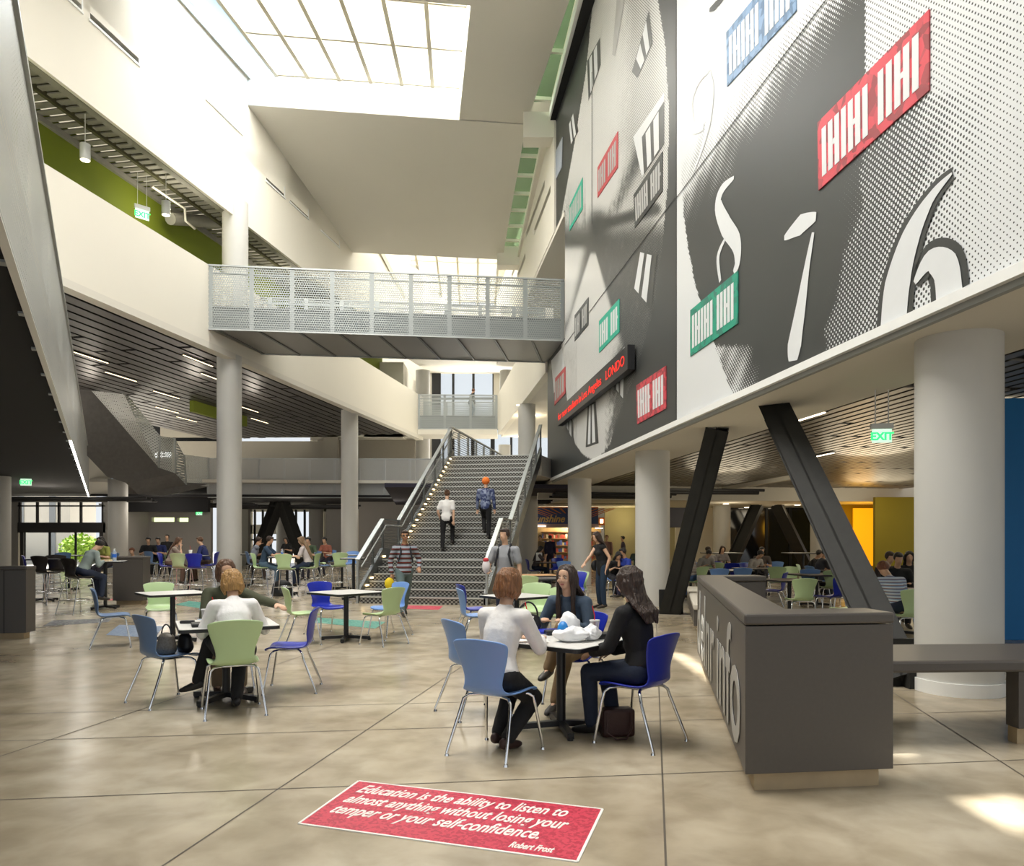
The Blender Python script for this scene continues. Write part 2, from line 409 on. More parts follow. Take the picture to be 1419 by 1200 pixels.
# end wall of the hall with tall windows
YE = 52.0
def W(px, py=None): return at(px, YE, 0 if py is None else zat(py, YE))
xw0, xw1 = W(600).x, W(684).x
endw = cell_wall('wall_far', W(430).x, 9, 0, 17.5, .3, [(xw0, xw1, zat(570, YE) - 3.5, zat(508, YE)), (xw0, xw1 + 3.9, 4.6, zat(594, YE))], cream2, Vector((0, YE, 0)), 0)
fr = mat('black_window_frame', (.02, .022, .025), .5)
def window(n, x0, x1, z0, z1, nv, nh, Y=YE, gl=True):
    m = MB().use(fr)
    for i in range(nv + 1): m.cbox((x0 + (x1 - x0) * i / nv, Y + .1, (z0 + z1) / 2), .16, .14, z1 - z0)
    for j in range(nh + 1): m.cbox(((x0 + x1) / 2, Y + .1, z0 + (z1 - z0) * j / nh), x1 - x0, .12, .12)
    o = struct(m.build('window_%d' % n))
    g = MB().use(glassy('window_glass', (.95, .98, 1), .93)); g.add([(x0, Y + .12, z0), (x1, Y + .12, z0), (x1, Y + .12, z1), (x0, Y + .12, z1)], [(0, 1, 2, 3)]); g.build('pane', parent=o)
    return o
window(2, xw0, xw1, zat(570, YE) - 3.5, zat(508, YE), 3, 3)
window(3, xw0, xw1 + 3.9, 4.6, zat(594, YE), 6, 2)
m = MB().use(fr); m.box(xw0 - .05, xw0 + .55, YE - .25, YE, 4.5, zat(508, YE)); struct(m.build('trim_7'))
m = MB().use(cream); m.prism([Vector((-6.2, 44.5, 12.2)), Vector((-.2, 45.2, 12.2)), Vector((.9, YE, 12.9)), Vector((-5.6, YE, 12.9))], (0, 0, .3)); struct(m.build('ceiling_far'))
m = MB().use(cream2); m.box(-9, -6.6, 46, YE, 7.7, 12.3); struct(m.build('wall_pier'))
m = MB().use(cream2); m.prism([at(430, 46, 7.75), at(579, 46, 7.75), at(579, YE, 7.75), at(430, YE, 7.75)], (0, 0, .5)); struct(m.build('ceiling_back'))

# ================= second level slab (z 3.6 .. 4.45) =================
e = Vector((-.54, 1, 0)).normalized()
EL = lambda Y, z=0: Vector((-.67 - .54 * Y, Y, z))
pB0 = EL(36.4); ballL = at(290, 37.2); 
st_o = Vector((-3.76, 18.3, 0))                   # stair foot, left
top_l = st_o + S2 * 8.64; top_r = top_l + E2 * 3.25
bl = top_l + S2 * 11.2                             # where the landing guard meets the cross gallery
crossL = pB0
slab = [EL(-6), EL(36.4), bl, top_l, top_r, top_r + S2 * 2.0 + E2 * 0.2]
m = MB().use(mat('dark_ceiling_paint', (.009, .009, .010), .85)); poly = [EL(-6), EL(36.4), bl, Vector((bl.x, 50.3, 0)), Vector((-21.5, 50.3, 0)), Vector((-21.5, 40, 0)), Vector((-19.7, 40, 0)), Vector((-19.7, 36.65, 0)), Vector((-40, 36.65, 0)), Vector((-40, -6, 0))]
m.prism([Vector((p.x, p.y, 3.62)) for p in poly], (0, 0, .1)); struct(m.build('ceiling_ground_left'))
m = MB().use(cream2); m.prism([Vector((p.x, p.y, 4.3)) for p in poly], (0, 0, .15)); struct(m.build('floor_second_left'))
poly2 = [top_l, bl, Vector((bl.x, 60, 0)), Vector((9, 60, 0)), Vector((5.3, 29, 0)), Vector((1.9, 29, 0)), top_r]
m = MB().use(cream2); m.prism([Vector((p.x, p.y, 3.75)) for p in poly2], (0, 0, .7)); struct(m.build('floor_second_middle'))
# ground floor ducts under the dark ceilings
def duct(px, Y, L_, z, lab, ang=0, n=3):
    r = thing('ceiling_pipes', at(px, Y, z), ang, lab, 'pipes')
    for i in range(n): MB().tube([(-L_ / 2, i * .5, -.05 * i), (L_ / 2, i * .5, -.05 * i)], .05 + .03 * (i % 2), 8).build('pipe', mat('painted_pipe', (.02, .02, .022), .5), r)
duct(95, 34, 7, 3.4, 'dark service pipes hung over the glazed doors', 0)
duct(245, 39, 8, 3.35, 'dark service pipes above the grey wall with strip window', 0)
duct(400, 42, 8, 3.4, 'dark service pipes above the far crossed braces', 0)
duct(790, 34, 6, 3.3, 'dark service pipes above the market sign', 0)
duct(855, 30, 5, 3.35, 'dark service pipes between the round columns near the market', .2)
duct(975, 27, 4.5, 3.3, 'black sprinkler pipes under the bulkhead beyond the leaning brace', .1, 2)

# guards of perforated sheet
def guard(name, p, q, z0, z1, mat_, lab, posts, rail=.05, side=1, cat='guard rail'):
    p = Vector((p.x, p.y, 0)); q = Vector((q.x, q.y, 0)); L_ = (q - p).length; rz = math.atan2(q.y - p.y, q.x - p.x)
    r = thing(name, p, rz, lab, cat)
    s = MB().use(mat_); s.box(0, L_, -.006, .006, z0, z1); s.build('perforated_sheet', parent=r)
    s = MB().use(galv); s.box(0, L_, -.04, .04, z1, z1 + rail); s.build('top_rail', parent=r)
    s = MB().use(galv); s.box(0, L_, -.03, .03, z0 - .03, z0); s.build('bottom_rail', parent=r)
    for i in range(posts + 1):
        x = L_ * i / posts; s = MB().use(galv); s.box(x - .05, x + .05, *sorted((.02 * side, .09 * side)), z0, z1); s.build('post', parent=r)
    return r, L_
guard('balcony_guard', EL(36.4), EL(-2), 3.6, 5.5, perfw, 'tall perforated metal balcony guard slanting over the dark hall by the door', 30, side=-1)
m = MB().use(white); m.bar(EL(-2, 3.58), EL(15.4, 3.58), .06, .05); struct(m.build('trim_8'))
m = MB().use(lampw2); m.bar(EL(15.4, 3.58), EL(36.3, 3.58), .05, .035); tag(m.build('edge_light'), 'thin lit strip along the lower edge of the slanting balcony guard', 'light')
g0 = at(288, 37.4); g1 = bl
guard('gallery_guard', g0, Vector((g1.x, g1.y, 0)), 3.62, 5.5, perfd, 'perforated metal guard across the second level gallery behind the columns', 12)
guard('gallery_guard', EL(36.4), at(153, 36.8), 3.7, 5.6, cream, 'plain cream upstand at the end of the slanting balcony', 3)
m = MB().use(black); m.prism([at(150, 37.3, 2.9), at(288, 37.6, 2.9), at(288, 37.6, 3.7), at(150, 37.3, 3.7)], (0, .3, 0)); struct(m.build('wall_dark_band'))
# guard beyond the stair head
r, L_ = guard('landing_guard', top_l, bl, 4.5, 5.5, perfo, 'dark guard of posts and rails beside the stair head', 8)

# ================= ceiling of slats, left (z 7.7) =================
def slat_ceiling(name, sgn, o, rz, x0, x1, y0, y1, z, mat_, w=.42, gap=.09, skip=None):
    m = MB().use(black); m.box(x0, x1, min(y0, y1), max(y0, y1), z + .35, z + .4); m.use(mat_)
    y = y0; k = 0
    while (y < y1 if y1 > y0 else y > y1):
        off = (k * 1.7) % 3.4
        x = x0 - off
        while x < x1:
            a, b_ = max(x0, x), min(x1, x + 6.6)
            if b_ - a > .3 and not (skip and skip(a, b_, y)):
                ya, yb = (y, y + w) if y1 > y0 else (y - w, y)
                m.box(a, b_, ya, yb, z, z + .03); 
                m.box(a, b_, ya, ya + .015, z, z + .10); m.box(a, b_, yb - .015, yb, z, z + .10)
            x += 6.8
        y += (w + gap) * (1 if y1 > y0 else -1); k += 1
    return struct(m.build(name, loc=o, rz=rz))
slat_ceiling('ceiling_slats_left', 1, oL, RZ2, 6, sL(44.5), .34, 13, 7.72, slatm)
m = MB().use(cream2); m.box(0, sL(46), .0, .35, 7.55, 7.75); struct(m.build('trim_9', loc=oL, rz=RZ2))
m = MB().use(green); m.box(33, 37.5, 6.3, 6.5, 7.2, 7.7); struct(m.build('wall_green_edge', loc=oL, rz=RZ2))
# light battens in the slat ceiling
def batten(px, py, z, rz, L_, lab, col=stripw, grp='warm light strips in the slatted ceiling'):
    p = fl(px, py, z) if py > HZ else Vector(((px - CX) * ((z - EYE) * FX / (HZ - py)) / FX, (z - EYE) * FX / (HZ - py), z))
    r = MB().use(blackp); r.box(-L_ / 2 - .03, L_ / 2 + .03, -.05, .05, 0, .02); r.use(col); r.box(-L_ / 2, L_ / 2, -.02, .02, -.015, 0)
    o = r.build('ceiling_light', loc=p, rz=rz); tag(o, lab, 'light', grp)
for px, py, d in ((243, 465, 'nearest the broad cream band'), (125, 495, 'beside the slanting perforated guard'), (275, 500, 'just before the tall column top'), (168, 522, 'above the hanging stair'), (231, 547, 'right after the hanging stair head'),
                  (232, 568, 'over the small green panel'), (259, 581, 'lowest of those left of the tall column'), (345, 567, 'just past the tall column'), (360, 583, 'farther past the tall column'), (297, 524, 'hard against the tall column'), (443, 549, 'close to the second column top')):
    batten(px, py, 7.68, RZ2, 1.7, 'warm light strip in the dark slatted ceiling, ' + d)

# ================= ground floor, left back =================
YB = 40.0
B = lambda px, py: (at(px, YB).x, zat(py, YB))
cell_wall('wall_back_left', at(148, YB).x, at(292, YB).x, 0, 3.7, .3, [(B(210, 0)[0], B(241.5, 0)[0], zat(723, YB), zat(717, YB)), (B(245.5, 0)[0], B(261, 0)[0], zat(723, YB), zat(717.5, YB))], greywall, Vector((0, YB, 0)), 0)
m = MB().use(mat('backlit_strip', (.9, 1, .6), emit=(.85, 1, .5), estr=1.0)); m.box(at(205, YB).x, at(264, YB).x, YB + .35, YB + .4, 2.3, 3.0); struct(m.build('window_4'))
# glazed entrance, far left
YD = 36.5
xd = lambda px: at(px, YD).x
f = MB().use(mat('door_frame_bronze', (.075, .07, .068), .45, .4))
f.box(xd(24), xd(146), YD, YD + .12, zat(738, YD), zat(724, YD))
for px in (27, 51, 81, 111.5, 142): f.box(xd(px) - .05, xd(px) + .05, YD, YD + .1, zat(724, YD), 3.4)
for px in (31, 141): f.box(xd(px) - .12, xd(px) + .04, YD, YD + .1, 0, zat(737, YD))
f.box(xd(24), xd(146), YD, YD + .1, zat(702, YD), zat(700, YD))
d1 = struct(f.build('door_1'))
for i, (a, c) in enumerate(((33, 68), (68, 104), (104, 140))):
    g = MB().use(fr); g.box(xd(a), xd(a) + .05, YD + .03, YD + .08, .02, 1.9); g.box(xd(c) - .05, xd(c), YD + .03, YD + .08, .02, 1.9); g.box(xd(a), xd(c), YD + .03, YD + .08, .02, .12)
    g.use(MATS['window_glass']); g.add([(xd(a), YD + .06, .1), (xd(c), YD + .06, .1), (xd(c), YD + .06, 1.9), (xd(a), YD + .06, 1.9)], [(0, 1, 2, 3)])
    g.build('door_leaf', parent=d1)
m = MB().use(greywall); m.box(xd(-60), xd(25), YD, YD + .2, 0, 3.6); struct(m.build('wall_door_left'))
m = MB().use(greywall); m.box(xd(143), xd(158), YD, YD + 3.5, 0, 3.6); struct(m.build('wall_door_right'))
# windows behind the far braces
YW = 50.0
xv = lambda px: at(px, YW).x
f = MB().use(cream2)
for px in (330, 343, 455): f.box(xv(px) - .3, xv(px) + .3, YW, YW + .2, 0, 3.7)
f.box(xv(325), xv(480), YW, YW + .2, zat(709, YW), 3.7); f.box(xv(325), xv(386), YW, YW + .2, zat(740, YW), zat(727, YW))
f.use(fr)
for px in (353, 364, 375, 386, 398, 410, 422, 434, 446): f.box(xv(px) - .07, xv(px) + .07, YW, YW + .1, 0, 3.5)
f.box(xv(343), xv(455), YW, YW + .1, 1.45, 1.55)
struct(f.build('window_5'))
for a, c in ((325, 344), (452, 476)):
    m = MB().use(greywall); m.box(at(a, 44).x, at(c, 44).x, 44, 44.4, 0, 3.6); struct(m.build('wall_back_pier'))
m = MB().use(greywall); m.box(at(497, 42).x, at(600, 42).x, 42, 42.3, 0, 3.7); struct(m.build('wall_behind_stair'))
tanw = mat('tan_plaster', (.33, .30, .25), .8); m = MB().use(tanw); m.box(at(440, 47).x, at(575, 47).x, 47, 47.3, 4.45, 7.7); struct(m.build('wall_second_back'))
m = MB().use(tanw); m.box(at(222, 46).x, at(462, 46).x, 46, 46.3, zat(602, 46) - .15, zat(602, 46) + .5); m.box(at(222, 46).x, at(445, 46).x, 47.6, 47.8, 4.45, 7.7); m.box(at(462, 46).x - .6, at(468, 46).x, 46, 46.4, 4.4, 7.9)
struct(m.build('wall_second_left'))
m = MB().use(black); m.box(-25, at(310, 47).x, 48, 48.3, 4.4, 12); struct(m.build('wall_dark_back'))
m = MB().use(greywall); m.box(-34, -33.6, 4, 36.6, 0, 3.6); struct(m.build('wall_west'))

# ================= right hall =================
# soffit under the print wall
def rbox(name, a0, a1, Y0, Y1, z0, z1, material, st=True, bev=0):
    m = MB().use(material); m.box(sR(Y0), sR(Y1), -(a1 - 4.8), -(a0 - 4.8), z0, z1)
    o = m.build(name, loc=Vector((4.8, 0, 0)), rz=RZ1, bevel=bev)
    return struct(o) if st else o
rbox('ceiling_soffit', 4.84, 6.5, 1, 29, 3.60, 3.72, cream2)
rbox('trim_10', 4.72, 4.84, 1, 27.2, 3.63, 3.73, white)
rbox('trim_11', 4.78, 4.84, 1, 27.2, 3.57, 3.63, mat('shadow_gap_grey', (.30, .31, .30), .6))
slat_ceiling('ceiling_slats_right', -1, Vector((4.8, 0, 0)), RZ1, 4, sR(31), -1.72, -16, 3.75, slatr, w=.20, gap=.05)
rbox('wall_bulkhead', 4.9, 25, 31, 31.3, 3.18, 4.2, cream2)
rbox('ceiling_right_low', 6.0, 25, 31.3, 41, 3.18, 3.3, cream2)
rbox('ceiling_market', -1.2, 6.2, 28.4, 44, 3.45, 3.6, mat('dark_blue_ceiling', (.03, .028, .05), .8))
YR = 39.5
xr = lambda px: at(px, YR).x
cell_wall('wall_back_right', xr(838), xr(935), 0, 3.6, .3, [], mat('khaki_plaster', (.42, .39, .25), .8), Vector((0, YR, 0)), 0)
m = MB().use(cream2); m.box(xr(935), xr(1000), YR - .2, YR + .1, 0, 3.6); struct(m.build('wall_back_right_pier'))
m = MB().use(mat('night_glass', (.012, .014, .02), .08, spec=.8)); m.box(xr(985), xr(1130), YR, YR + .1, 0, 3.4); m.use(fr)
for px in (990, 1062, 1095, 1126): m.box(xr(px) - .06, xr(px) + .06, YR - .08, YR, 0, 3.3)
struct(m.build('window_6'))
# yellow walls
yw = at(1150, 27)
m = MB().use(yellow); m.box(at(1213, 31.6).x, at(1213, 31.6).x + 9, 31.6, 31.8, 0, 3.3); struct(m.build('wall_yellow'))
m = MB().use(orangel); m.box(at(1183, 35.6).x, at(1222, 35.6).x, 35.6, 35.7, .3, 3.0); struct(m.build('window_7'))
m = MB().use(yellow); m.box(at(1132, 36).x, at(1300, 36).x, 36, 36.2, 0, 3.3); struct(m.build('wall_yellow'))
# blue wall
pb = fl(1393, 886); m = MB().use(bluew); m.box(0, 9, 0, .2, 0, 3.72); struct(m.build('wall_blue', loc=(pb.x - .3, pb.y, 0), rz=-.1))
m = MB().use(greywall); m.box(26, 26.3, 8, 45, 0, 4); struct(m.build('wall_east_end'))

# ================= columns =================
def column(X, Y, z0, z1, lab, r=.4, name='column', base=False, mt=None):
    t = thing(name, (X, Y, z0), 0, lab, 'column')
    MB().cyl((0, 0), r, 0, z1 - z0, 48).build('shaft', mt or colm, t)
    if base: MB().cyl((0, 0), r + .02, 0, .13, 48).build('base_band', white, t)
    return t
column(4.57, 7.76, 0, 3.6, 'thick pale round column standing before the blue wall', base=True)
column(3.30, 17.8, 0, 3.6, 'pale round column behind the black steel brace and the woman in black')
column(2.31, 25.9, 0, 3.6, 'pale round column beside the market sign')
pc = at(743, 22.5); column(pc.x + .0, 33.5, 0, 3.5, 'dull round column just right of the staircase underside', .42)
column(-9.55, 25.6, 0, 7.72, 'tall pale round column under the end of the footbridge')
column(-7.8, 36.4, 0, 7.72, 'second tall pale round column toward the staircase')
column(-9.35, 25.6, 8.9, 12.9, 'pale column rising past the green wall on the upper gallery', .42)
column(-18.2, 35, 0, 4.3, 'stout pale column beside the glazed entrance', .42)
column(-16.9, 24.8, 0, 3.6, 'round column cut by the picture edge near the low counter'.replace('picture edge near', 'wall beside'), .43)
column(at(730, 35).x, 35, 4.45, 7.75, 'nearer round column on the landing above the stairs')
column(at(699, 50).x, 50, 4.45, 7.75, 'farther round column by the landing windows', .4)
column(at(586, 48).x, 48, 4.45, 12.2, 'round column beside the far windows, left of the upper bridge'.replace(', left of', ' behind the end of'), .45)
column(at(697, 49).x + .25, 48.0, 8.9, 12.2, 'round column on the upper landing behind the far bridge', .45)
column(at(1000, 37).x, 37, 0, 3.3, 'round column in the dining room before the dark windows', .42)
column(at(1137, 33).x, 33, 0, 3.3, 'cream round column behind the bearded man', .42)
column(at(391, 47).x, 47, 0, 3.5, 'pale column seen between the far crossed braces', .35)
column(at(438, 45).x, 45, 0, 3.5, 'grey round column to the side of the far braces', .42, mt=greywall)

# ================= leaning steel braces =================
def brace(p, q, w, lab, n=(0, 0, 1)):
    p = Vector(p); q = Vector(q); d = q - p; L_ = d.length; d.normalize()
    t = thing('steel_brace', p, 0, lab, 'brace')
    side = d.cross(Vector((0, 0, 1))).normalized(); up = side.cross(d).normalized()
    a = (side + up * .6).normalized(); b_ = a.cross(d).normalized()
    m = MB().use(dark)
    h = w / 2; f_ = .03
    def sec(x0, x1, y0, y1):
        pts = [a * x0 + b_ * y0, a * x1 + b_ * y0, a * x1 + b_ * y1, a * x0 + b_ * y1]; m.prism(pts, d * L_)
    sec(-h, h, -h, -h + f_); sec(-h, h, h - f_, h); sec(-f_ / 2, f_ / 2, -h, h); sec(-h + .01, -h + .03, -h, h)
    m.build('beam', parent=t)
    g = MB().use(dark); g.box(-.22, .22, -.03, .03, -.02, .5); g.build('foot_plate', parent=t)
    g = MB().use(dark); g.box(-.06, .06, -.2, .2, -.02, .38); g.build('gusset', parent=t)
    return t
brace(fl(1255, 950), Vector((4.13, 11.8, 3.62)) + Vector((-.05, 0, 0)), .42, 'black steel brace leaning across the thick column and dining room')
brace(fl(928, 850), Vector((3.80, 14.0, 3.62)), .42, 'black steel brace rising from beside the low bench toward the soffit')
brace(at(1008, 36), at(1050, 36, 3.2), .5, 'dark brace in the dining room leaning toward its twin')
brace(at(1122, 36), at(1076, 36, 3.2), .5, 'dark brace behind the bearded man in the dining room')
brace(at(350, 42), at(385, 42, 3.6), .55, 'black brace before the far windows, behind the man in grey')
brace(at(424, 42), at(391, 42, 3.6), .55, 'black brace before the far windows, behind the girl with long hair')
# ================= print wall: two huge boards =================
MA = 4.80
def mu(px, py, off=0.0):
    "picture position -> (s, z) on the board plane"
    Y = MA / ((px - CX) / FX + 0.1233)
    return (sR(Y), zat(py, Y))
board_M = dict(loc=Vector((MA, 0, 0)), rz=RZ1)
def field_board(name, outline, s0, s1, z0, z1, step, tone, pitch, parent, material, y=0.012):
    nx = int((s1 - s0) / step) + 1; nz = int((z1 - z0) / step) + 1
    vs = []; tn = []
    for j in range(nz):
        z = z0 + (z1 - z0) * j / (nz - 1)
        for i in range(nx):
            s = s0 + (s1 - s0) * i / (nx - 1); vs.append((s, y, z)); tn.append(tone(s, z))
    fs = []
    for j in range(nz - 1):
        for i in range(nx - 1):
            s = s0 + (s1 - s0) * (i + .5) / (nx - 1); z = z0 + (z1 - z0) * (j + .5) / (nz - 1)
            if outline(s, z): fs.append((j * nx + i, (j + 1) * nx + i, (j + 1) * nx + i + 1, j * nx + i + 1))
    me = bpy.data.meshes.new(name); me.from_pydata(vs, [], fs); me.materials.append(material)
    at_ = me.attributes.new('tone', 'FLOAT', 'POINT'); at_.data.foreach_set('value', tn)
    return link_mesh(name, me, parent)
def sstep(a, b, x):
    t = max(0, min(1, (x - a) / (b - a))) if a != b else (x > a); return t * t * (3 - 2 * t)
def seg_d(p, a, b):
    ax, ay = a; bx, by = b; dx, dy = bx - ax, by - ay; L2 = dx * dx + dy * dy or 1e-9
    t = max(0, min(1, ((p[0] - ax) * dx + (p[1] - ay) * dy) / L2)); return math.hypot(p[0] - ax - t * dx, p[1] - ay - t * dy)
def hn(x, z):
    return (math.sin(x * 3.1 + 1.3 * math.sin(z * 2.3)) + math.sin(z * 4.7 + 1.7 * math.sin(x * 1.9)) + math.sin((x + z) * 7.3)) / 6
def inv(s, z):
    "board (s, z) -> picture position, used only to lay the print out"
    Y = s * S1.y; X = MA - .1233 * Y; return (CX + X * FX / Y, HZ - (z - EYE) * FX / Y)
def pin(p, poly):
    x, y = p; c = False; n = len(poly)
    for i in range(n):
        x1, y1 = poly[i]; x2, y2 = poly[i - 1]
        if (y1 > y) != (y2 > y) and x < (x2 - x1) * (y - y1) / (y2 - y1) + x1: c = not c
    return c
S_J = sR(14.1)                      # joint between the two boards
near = thing('print_board', Vector((MA, 0, 0)), RZ1, 'huge black and white halftone print board with one red panel above the dining room', 'mural')
far = thing('print_board', Vector((MA, 0, 0)), RZ1, 'huge dark print board with grey dial shape, hung beside the staircase and footbridge'.replace('dial shape', 'rounded shape'), 'mural')
ZT = 17.2
m = MB().use(pr_white); m.box(3.0, S_J - .02, -.18, 0, 3.72, ZT); m.build('backing', parent=near)
m = MB().use(pr_dark); m.box(S_J, sR(24.8), -.18, 0, 3.72, ZT); m.box(sR(24.8), sR(28.2), -.18, 0, 3.72, 8.15); m.box(sR(24.8), sR(26.5), -.18, 0, 12.3, ZT); m.build('backing', parent=far)
ht1 = halftone('halftone_coarse', .05, (.035, .038, .037), (.68, .70, .71))
ht2 = halftone('halftone_fine', .045, (.035, .038, .037), (.62, .62, .60))
# near board: tone laid out with a dark centre, pale corner and dotted right side
arc = [(945, 250), (948, 300), (955, 350), (965, 400), (978, 440), (990, 475), (1005, 520), (1022, 560), (1040, 592)]
def arc_x(y):
    for (x0, y0), (x1, y1) in zip(arc, arc[1:]):
        if y0 <= y <= y1: return x0 + (x1 - x0) * (y - y0) / (y1 - y0)
    return 945 if y < 250 else 1040 + (y - 592) * .6
def tone_near(s, z):
    x, y = inv(s, z); n = hn(s * 1.3, z * 1.3)
    if x < arc_x(y): return 1.0
    t = 0.0
    # pale upper corner falling to dark
    d = (y - 285) + (x - 945) * 1.28
    if y < 330: t = max(t, 1 - sstep(-75, 45, d + n * 40))
    edge = 1218 - (y - 110) * .18 if y < 420 else 1160 - (y - 420) * .2
    edge = 1225 if y < 60 else edge
    t = max(t, sstep(-22, 210, x - edge + n * 34) * .62 + (.26 if x > edge + n * 20 else 0))
    for a, b_, w in (((1078, 30), (1095, 8), 10), ((1055, 85), (1066, 70), 8), ((1014, 150), (1024, 140), 7), ((985, 150), (968, 235), 12), ((965, 225), (952, 262), 12)):
        t = max(t, (.75 - seg_d((x, y), a, b_) / w * .5))
    if y > 480 and x < 1075: t = max(t, .5 - sstep(0, 50, x - arc_x(y) - 10) * .6 + n * .5)
    if x > 1200 and y < 130: t = max(t, .8)
    return max(0, min(1, t))
field_board('print_tone', lambda s, z: True, sR(3.4), S_J - .03, 3.74, 16.6, .055, tone_near, .075, near, ht1, .004)
# far board
dial = []
for i in range(40):
    a = 2 * PI * i / 40
    dial.append((860 + 62 * math.cos(a) + 10 * math.sin(a) * 0, 330 - 330 * math.sin(a)))
DC = mu(835, 305); 
def tone_far(s, z):
    x, y = inv(s, z); n = hn(s * 1.7, z * 1.7) * .5 + hn(s * 5, z * 6) * .5
    # big egg shape: left edge and right edge by height
    L = [(0, 822), (100, 812), (200, 796), (300, 778), (420, 772), (520, 782), (580, 789), (615, 797), (630, 808), (638, 822)]
    R = [(0, 912), (60, 922), (150, 927), (250, 926), (340, 918), (430, 905), (520, 880), (580, 855), (615, 846), (630, 834), (638, 822)]
    def ip(T):
        if y <= T[0][0]: return T[0][1]
        for (y0, x0), (y1, x1) in zip(T, T[1:]):
            if y0 <= y <= y1: return x0 + (x1 - x0) * (y - y0) / (y1 - y0)
        return T[-1][1]
    if y > 638: return 0.0
    l, r = ip(L), ip(R)
    if x < l or x > r: return 0.0
    u = (x - l) / max(1, r - l)
    up_ = .95 - sstep(.35, .62, u + n * .12) * .42 + sstep(.8, 1, u) * .2
    up_ += .35 * math.exp(-((u - .45) / .2) ** 2) * sstep(190, 240, y)
    up_ -= .55 * math.exp(-(seg_d((x, y), (890, 205), (846, 300)) / 9) ** 2) * (1 + n)
    if x < 812: up_ -= .5 * sstep(225, 290, y) * (.7 + n)
    w_ = 3 + max(0, y - 352) * .30
    cxl = 822 + max(0, y - 350) * -.02
    lo_ = .04 + .22 * max(0, n)
    lo_ = max(lo_, .95 * (1 - sstep(w_ * .85, w_ * 1.15 + 2, abs(x - cxl))) * sstep(346, 356, y))
    lo_ = max(lo_, .9 * (1 - sstep(0, 16, x - (806 - (y - 330) * .22))) * sstep(335, 352, y) * (1 - sstep(430, 470, y)))
    bot = .95 - sstep(838, 868 - (y - 480) * .15, x + n * 16) * .85
    if x < 800: bot -= .2 + n * .3
    t = up_ + (lo_ - up_) * sstep(296, 334, y + n * 8); t = t + (bot - t) * sstep(455, 500, y)
    t *= sstep(6, 46, math.hypot((x - 829) * 1.7, y - 314) + n * 5)
    t *= sstep(3, 13, seg_d((x, y), (832, 312), (908, 290)))
    return max(0, min(1, t))
field_board('print_tone', lambda s, z: not (s > sR(24.8) and 8.1 < z < 12.35) and not (s > sR(26.5) and z > 8), S_J + .03, sR(28.1), 3.76, 16.8, .06, tone_far, .06, far, ht2, .004)
# plain strokes printed over the boards (generic marks)
def stroke(parent, px_pts, w, mt, y=.012, name='printed_stroke', outline=None):
    pts = [Vector(mu(*p[:2])) for p in px_pts]; ws = [p[2] if len(p) > 2 else w for p in px_pts]
    # smooth by Catmull-Rom
    P = []; Wd = []
    n = len(pts)
    for i in range(n - 1):
        p0, p1, p2, p3 = pts[max(i - 1, 0)], pts[i], pts[i + 1], pts[min(i + 2, n - 1)]
        for k in range(6):
            t = k / 6; P.append(.5 * ((2 * p1) + (p2 - p0) * t + (2 * p0 - 5 * p1 + 4 * p2 - p3) * t * t + (3 * p1 - p0 - 3 * p2 + p3) * t ** 3)); Wd.append(ws[i] + (ws[i + 1] - ws[i]) * t)
    P.append(pts[-1]); Wd.append(ws[-1])
    vs = []
    for i, p in enumerate(P):
        d = (P[min(i + 1, len(P) - 1)] - P[max(i - 1, 0)]); d = d.normalized() if d.length > 1e-6 else Vector((0, 1)); nrm = Vector((-d.y, d.x)) * Wd[i] / 2
        vs += [(p.x + nrm.x, y, p.y + nrm.y), (p.x - nrm.x, y, p.y - nrm.y)]
    m = MB().use(mt); m.add(vs, [(2 * i, 2 * i + 1, 2 * i + 3, 2 * i + 2) for i in range(len(P) - 1)]); return m.build(name, parent=parent)
# near board: plain curved strokes
W_ = pr_white
stroke(near, [(985, 96, .06), (968, 112, .16), (957, 145, .26), (962, 176, .2), (976, 176, .1)], .2, W_)
stroke(near, [(984, 98, .08), (987, 130, .2), (983, 170, .18), (973, 208, .1), (962, 238, .03)], .2, W_)
stroke(near, [(1018, 246, .05), (1002, 262, .16), (996, 284, .26), (1006, 312, .34), (1021, 336, .30), (1023, 362, .2), (1018, 378, .1)], .3, W_)
stroke(near, [(1006, 330, .05), (996, 356, .12), (999, 390, .08)], .2, W_)
stroke(near, [(1088, 330, .06), (1110, 312, .26), (1132, 300, .10)], .2, W_)
stroke(near, [(1128, 322, .06), (1119, 372, .14), (1110, 430, .26), (1102, 478, .36), (1100, 500, .22)], .3, W_)
for mt, dw, yy in ((pr_dark, .16, .014), (pr_white, 0, .020)):
    stroke(near, [(1322, 240, .02 + dw * .6), (1292, 275, .12 + dw * .8), (1264, 330, .30 + dw), (1246, 392, .42 + dw), (1240, 450, .42 + dw)], .5, mt, yy)
    stroke(near, [(1270, 392, .05 + dw * .5), (1290, 362, .20 + dw), (1312, 372, .32 + dw), (1318, 411, .34 + dw)], .5, mt, yy)
stroke(near, [(1005, -5, .05), (992, 8, .12), (984, 14, .05)], .1, pr_dark)
# seams of the boards
seam = mat('board_seam', (.012, .012, .013), .6)
m = MB().use(seam); zz = mu(1000, 193)[1]; m.box(3.2, S_J - .03, .016, .019, zz - .008, zz + .008); m.build('seam', parent=near)
m = MB().use(seam); zz = mu(860, 376)[1]; m.box(S_J + .03, sR(24.8), .016, .019, zz - .01, zz + .01); m.build('seam', parent=far)
m = MB().use(seam); sx = mu(821, 200)[0]; m.box(sx - .015, sx + .015, .016, .02, mu(821, 310)[1], mu(821, 100)[1]); m.build('seam', parent=far)
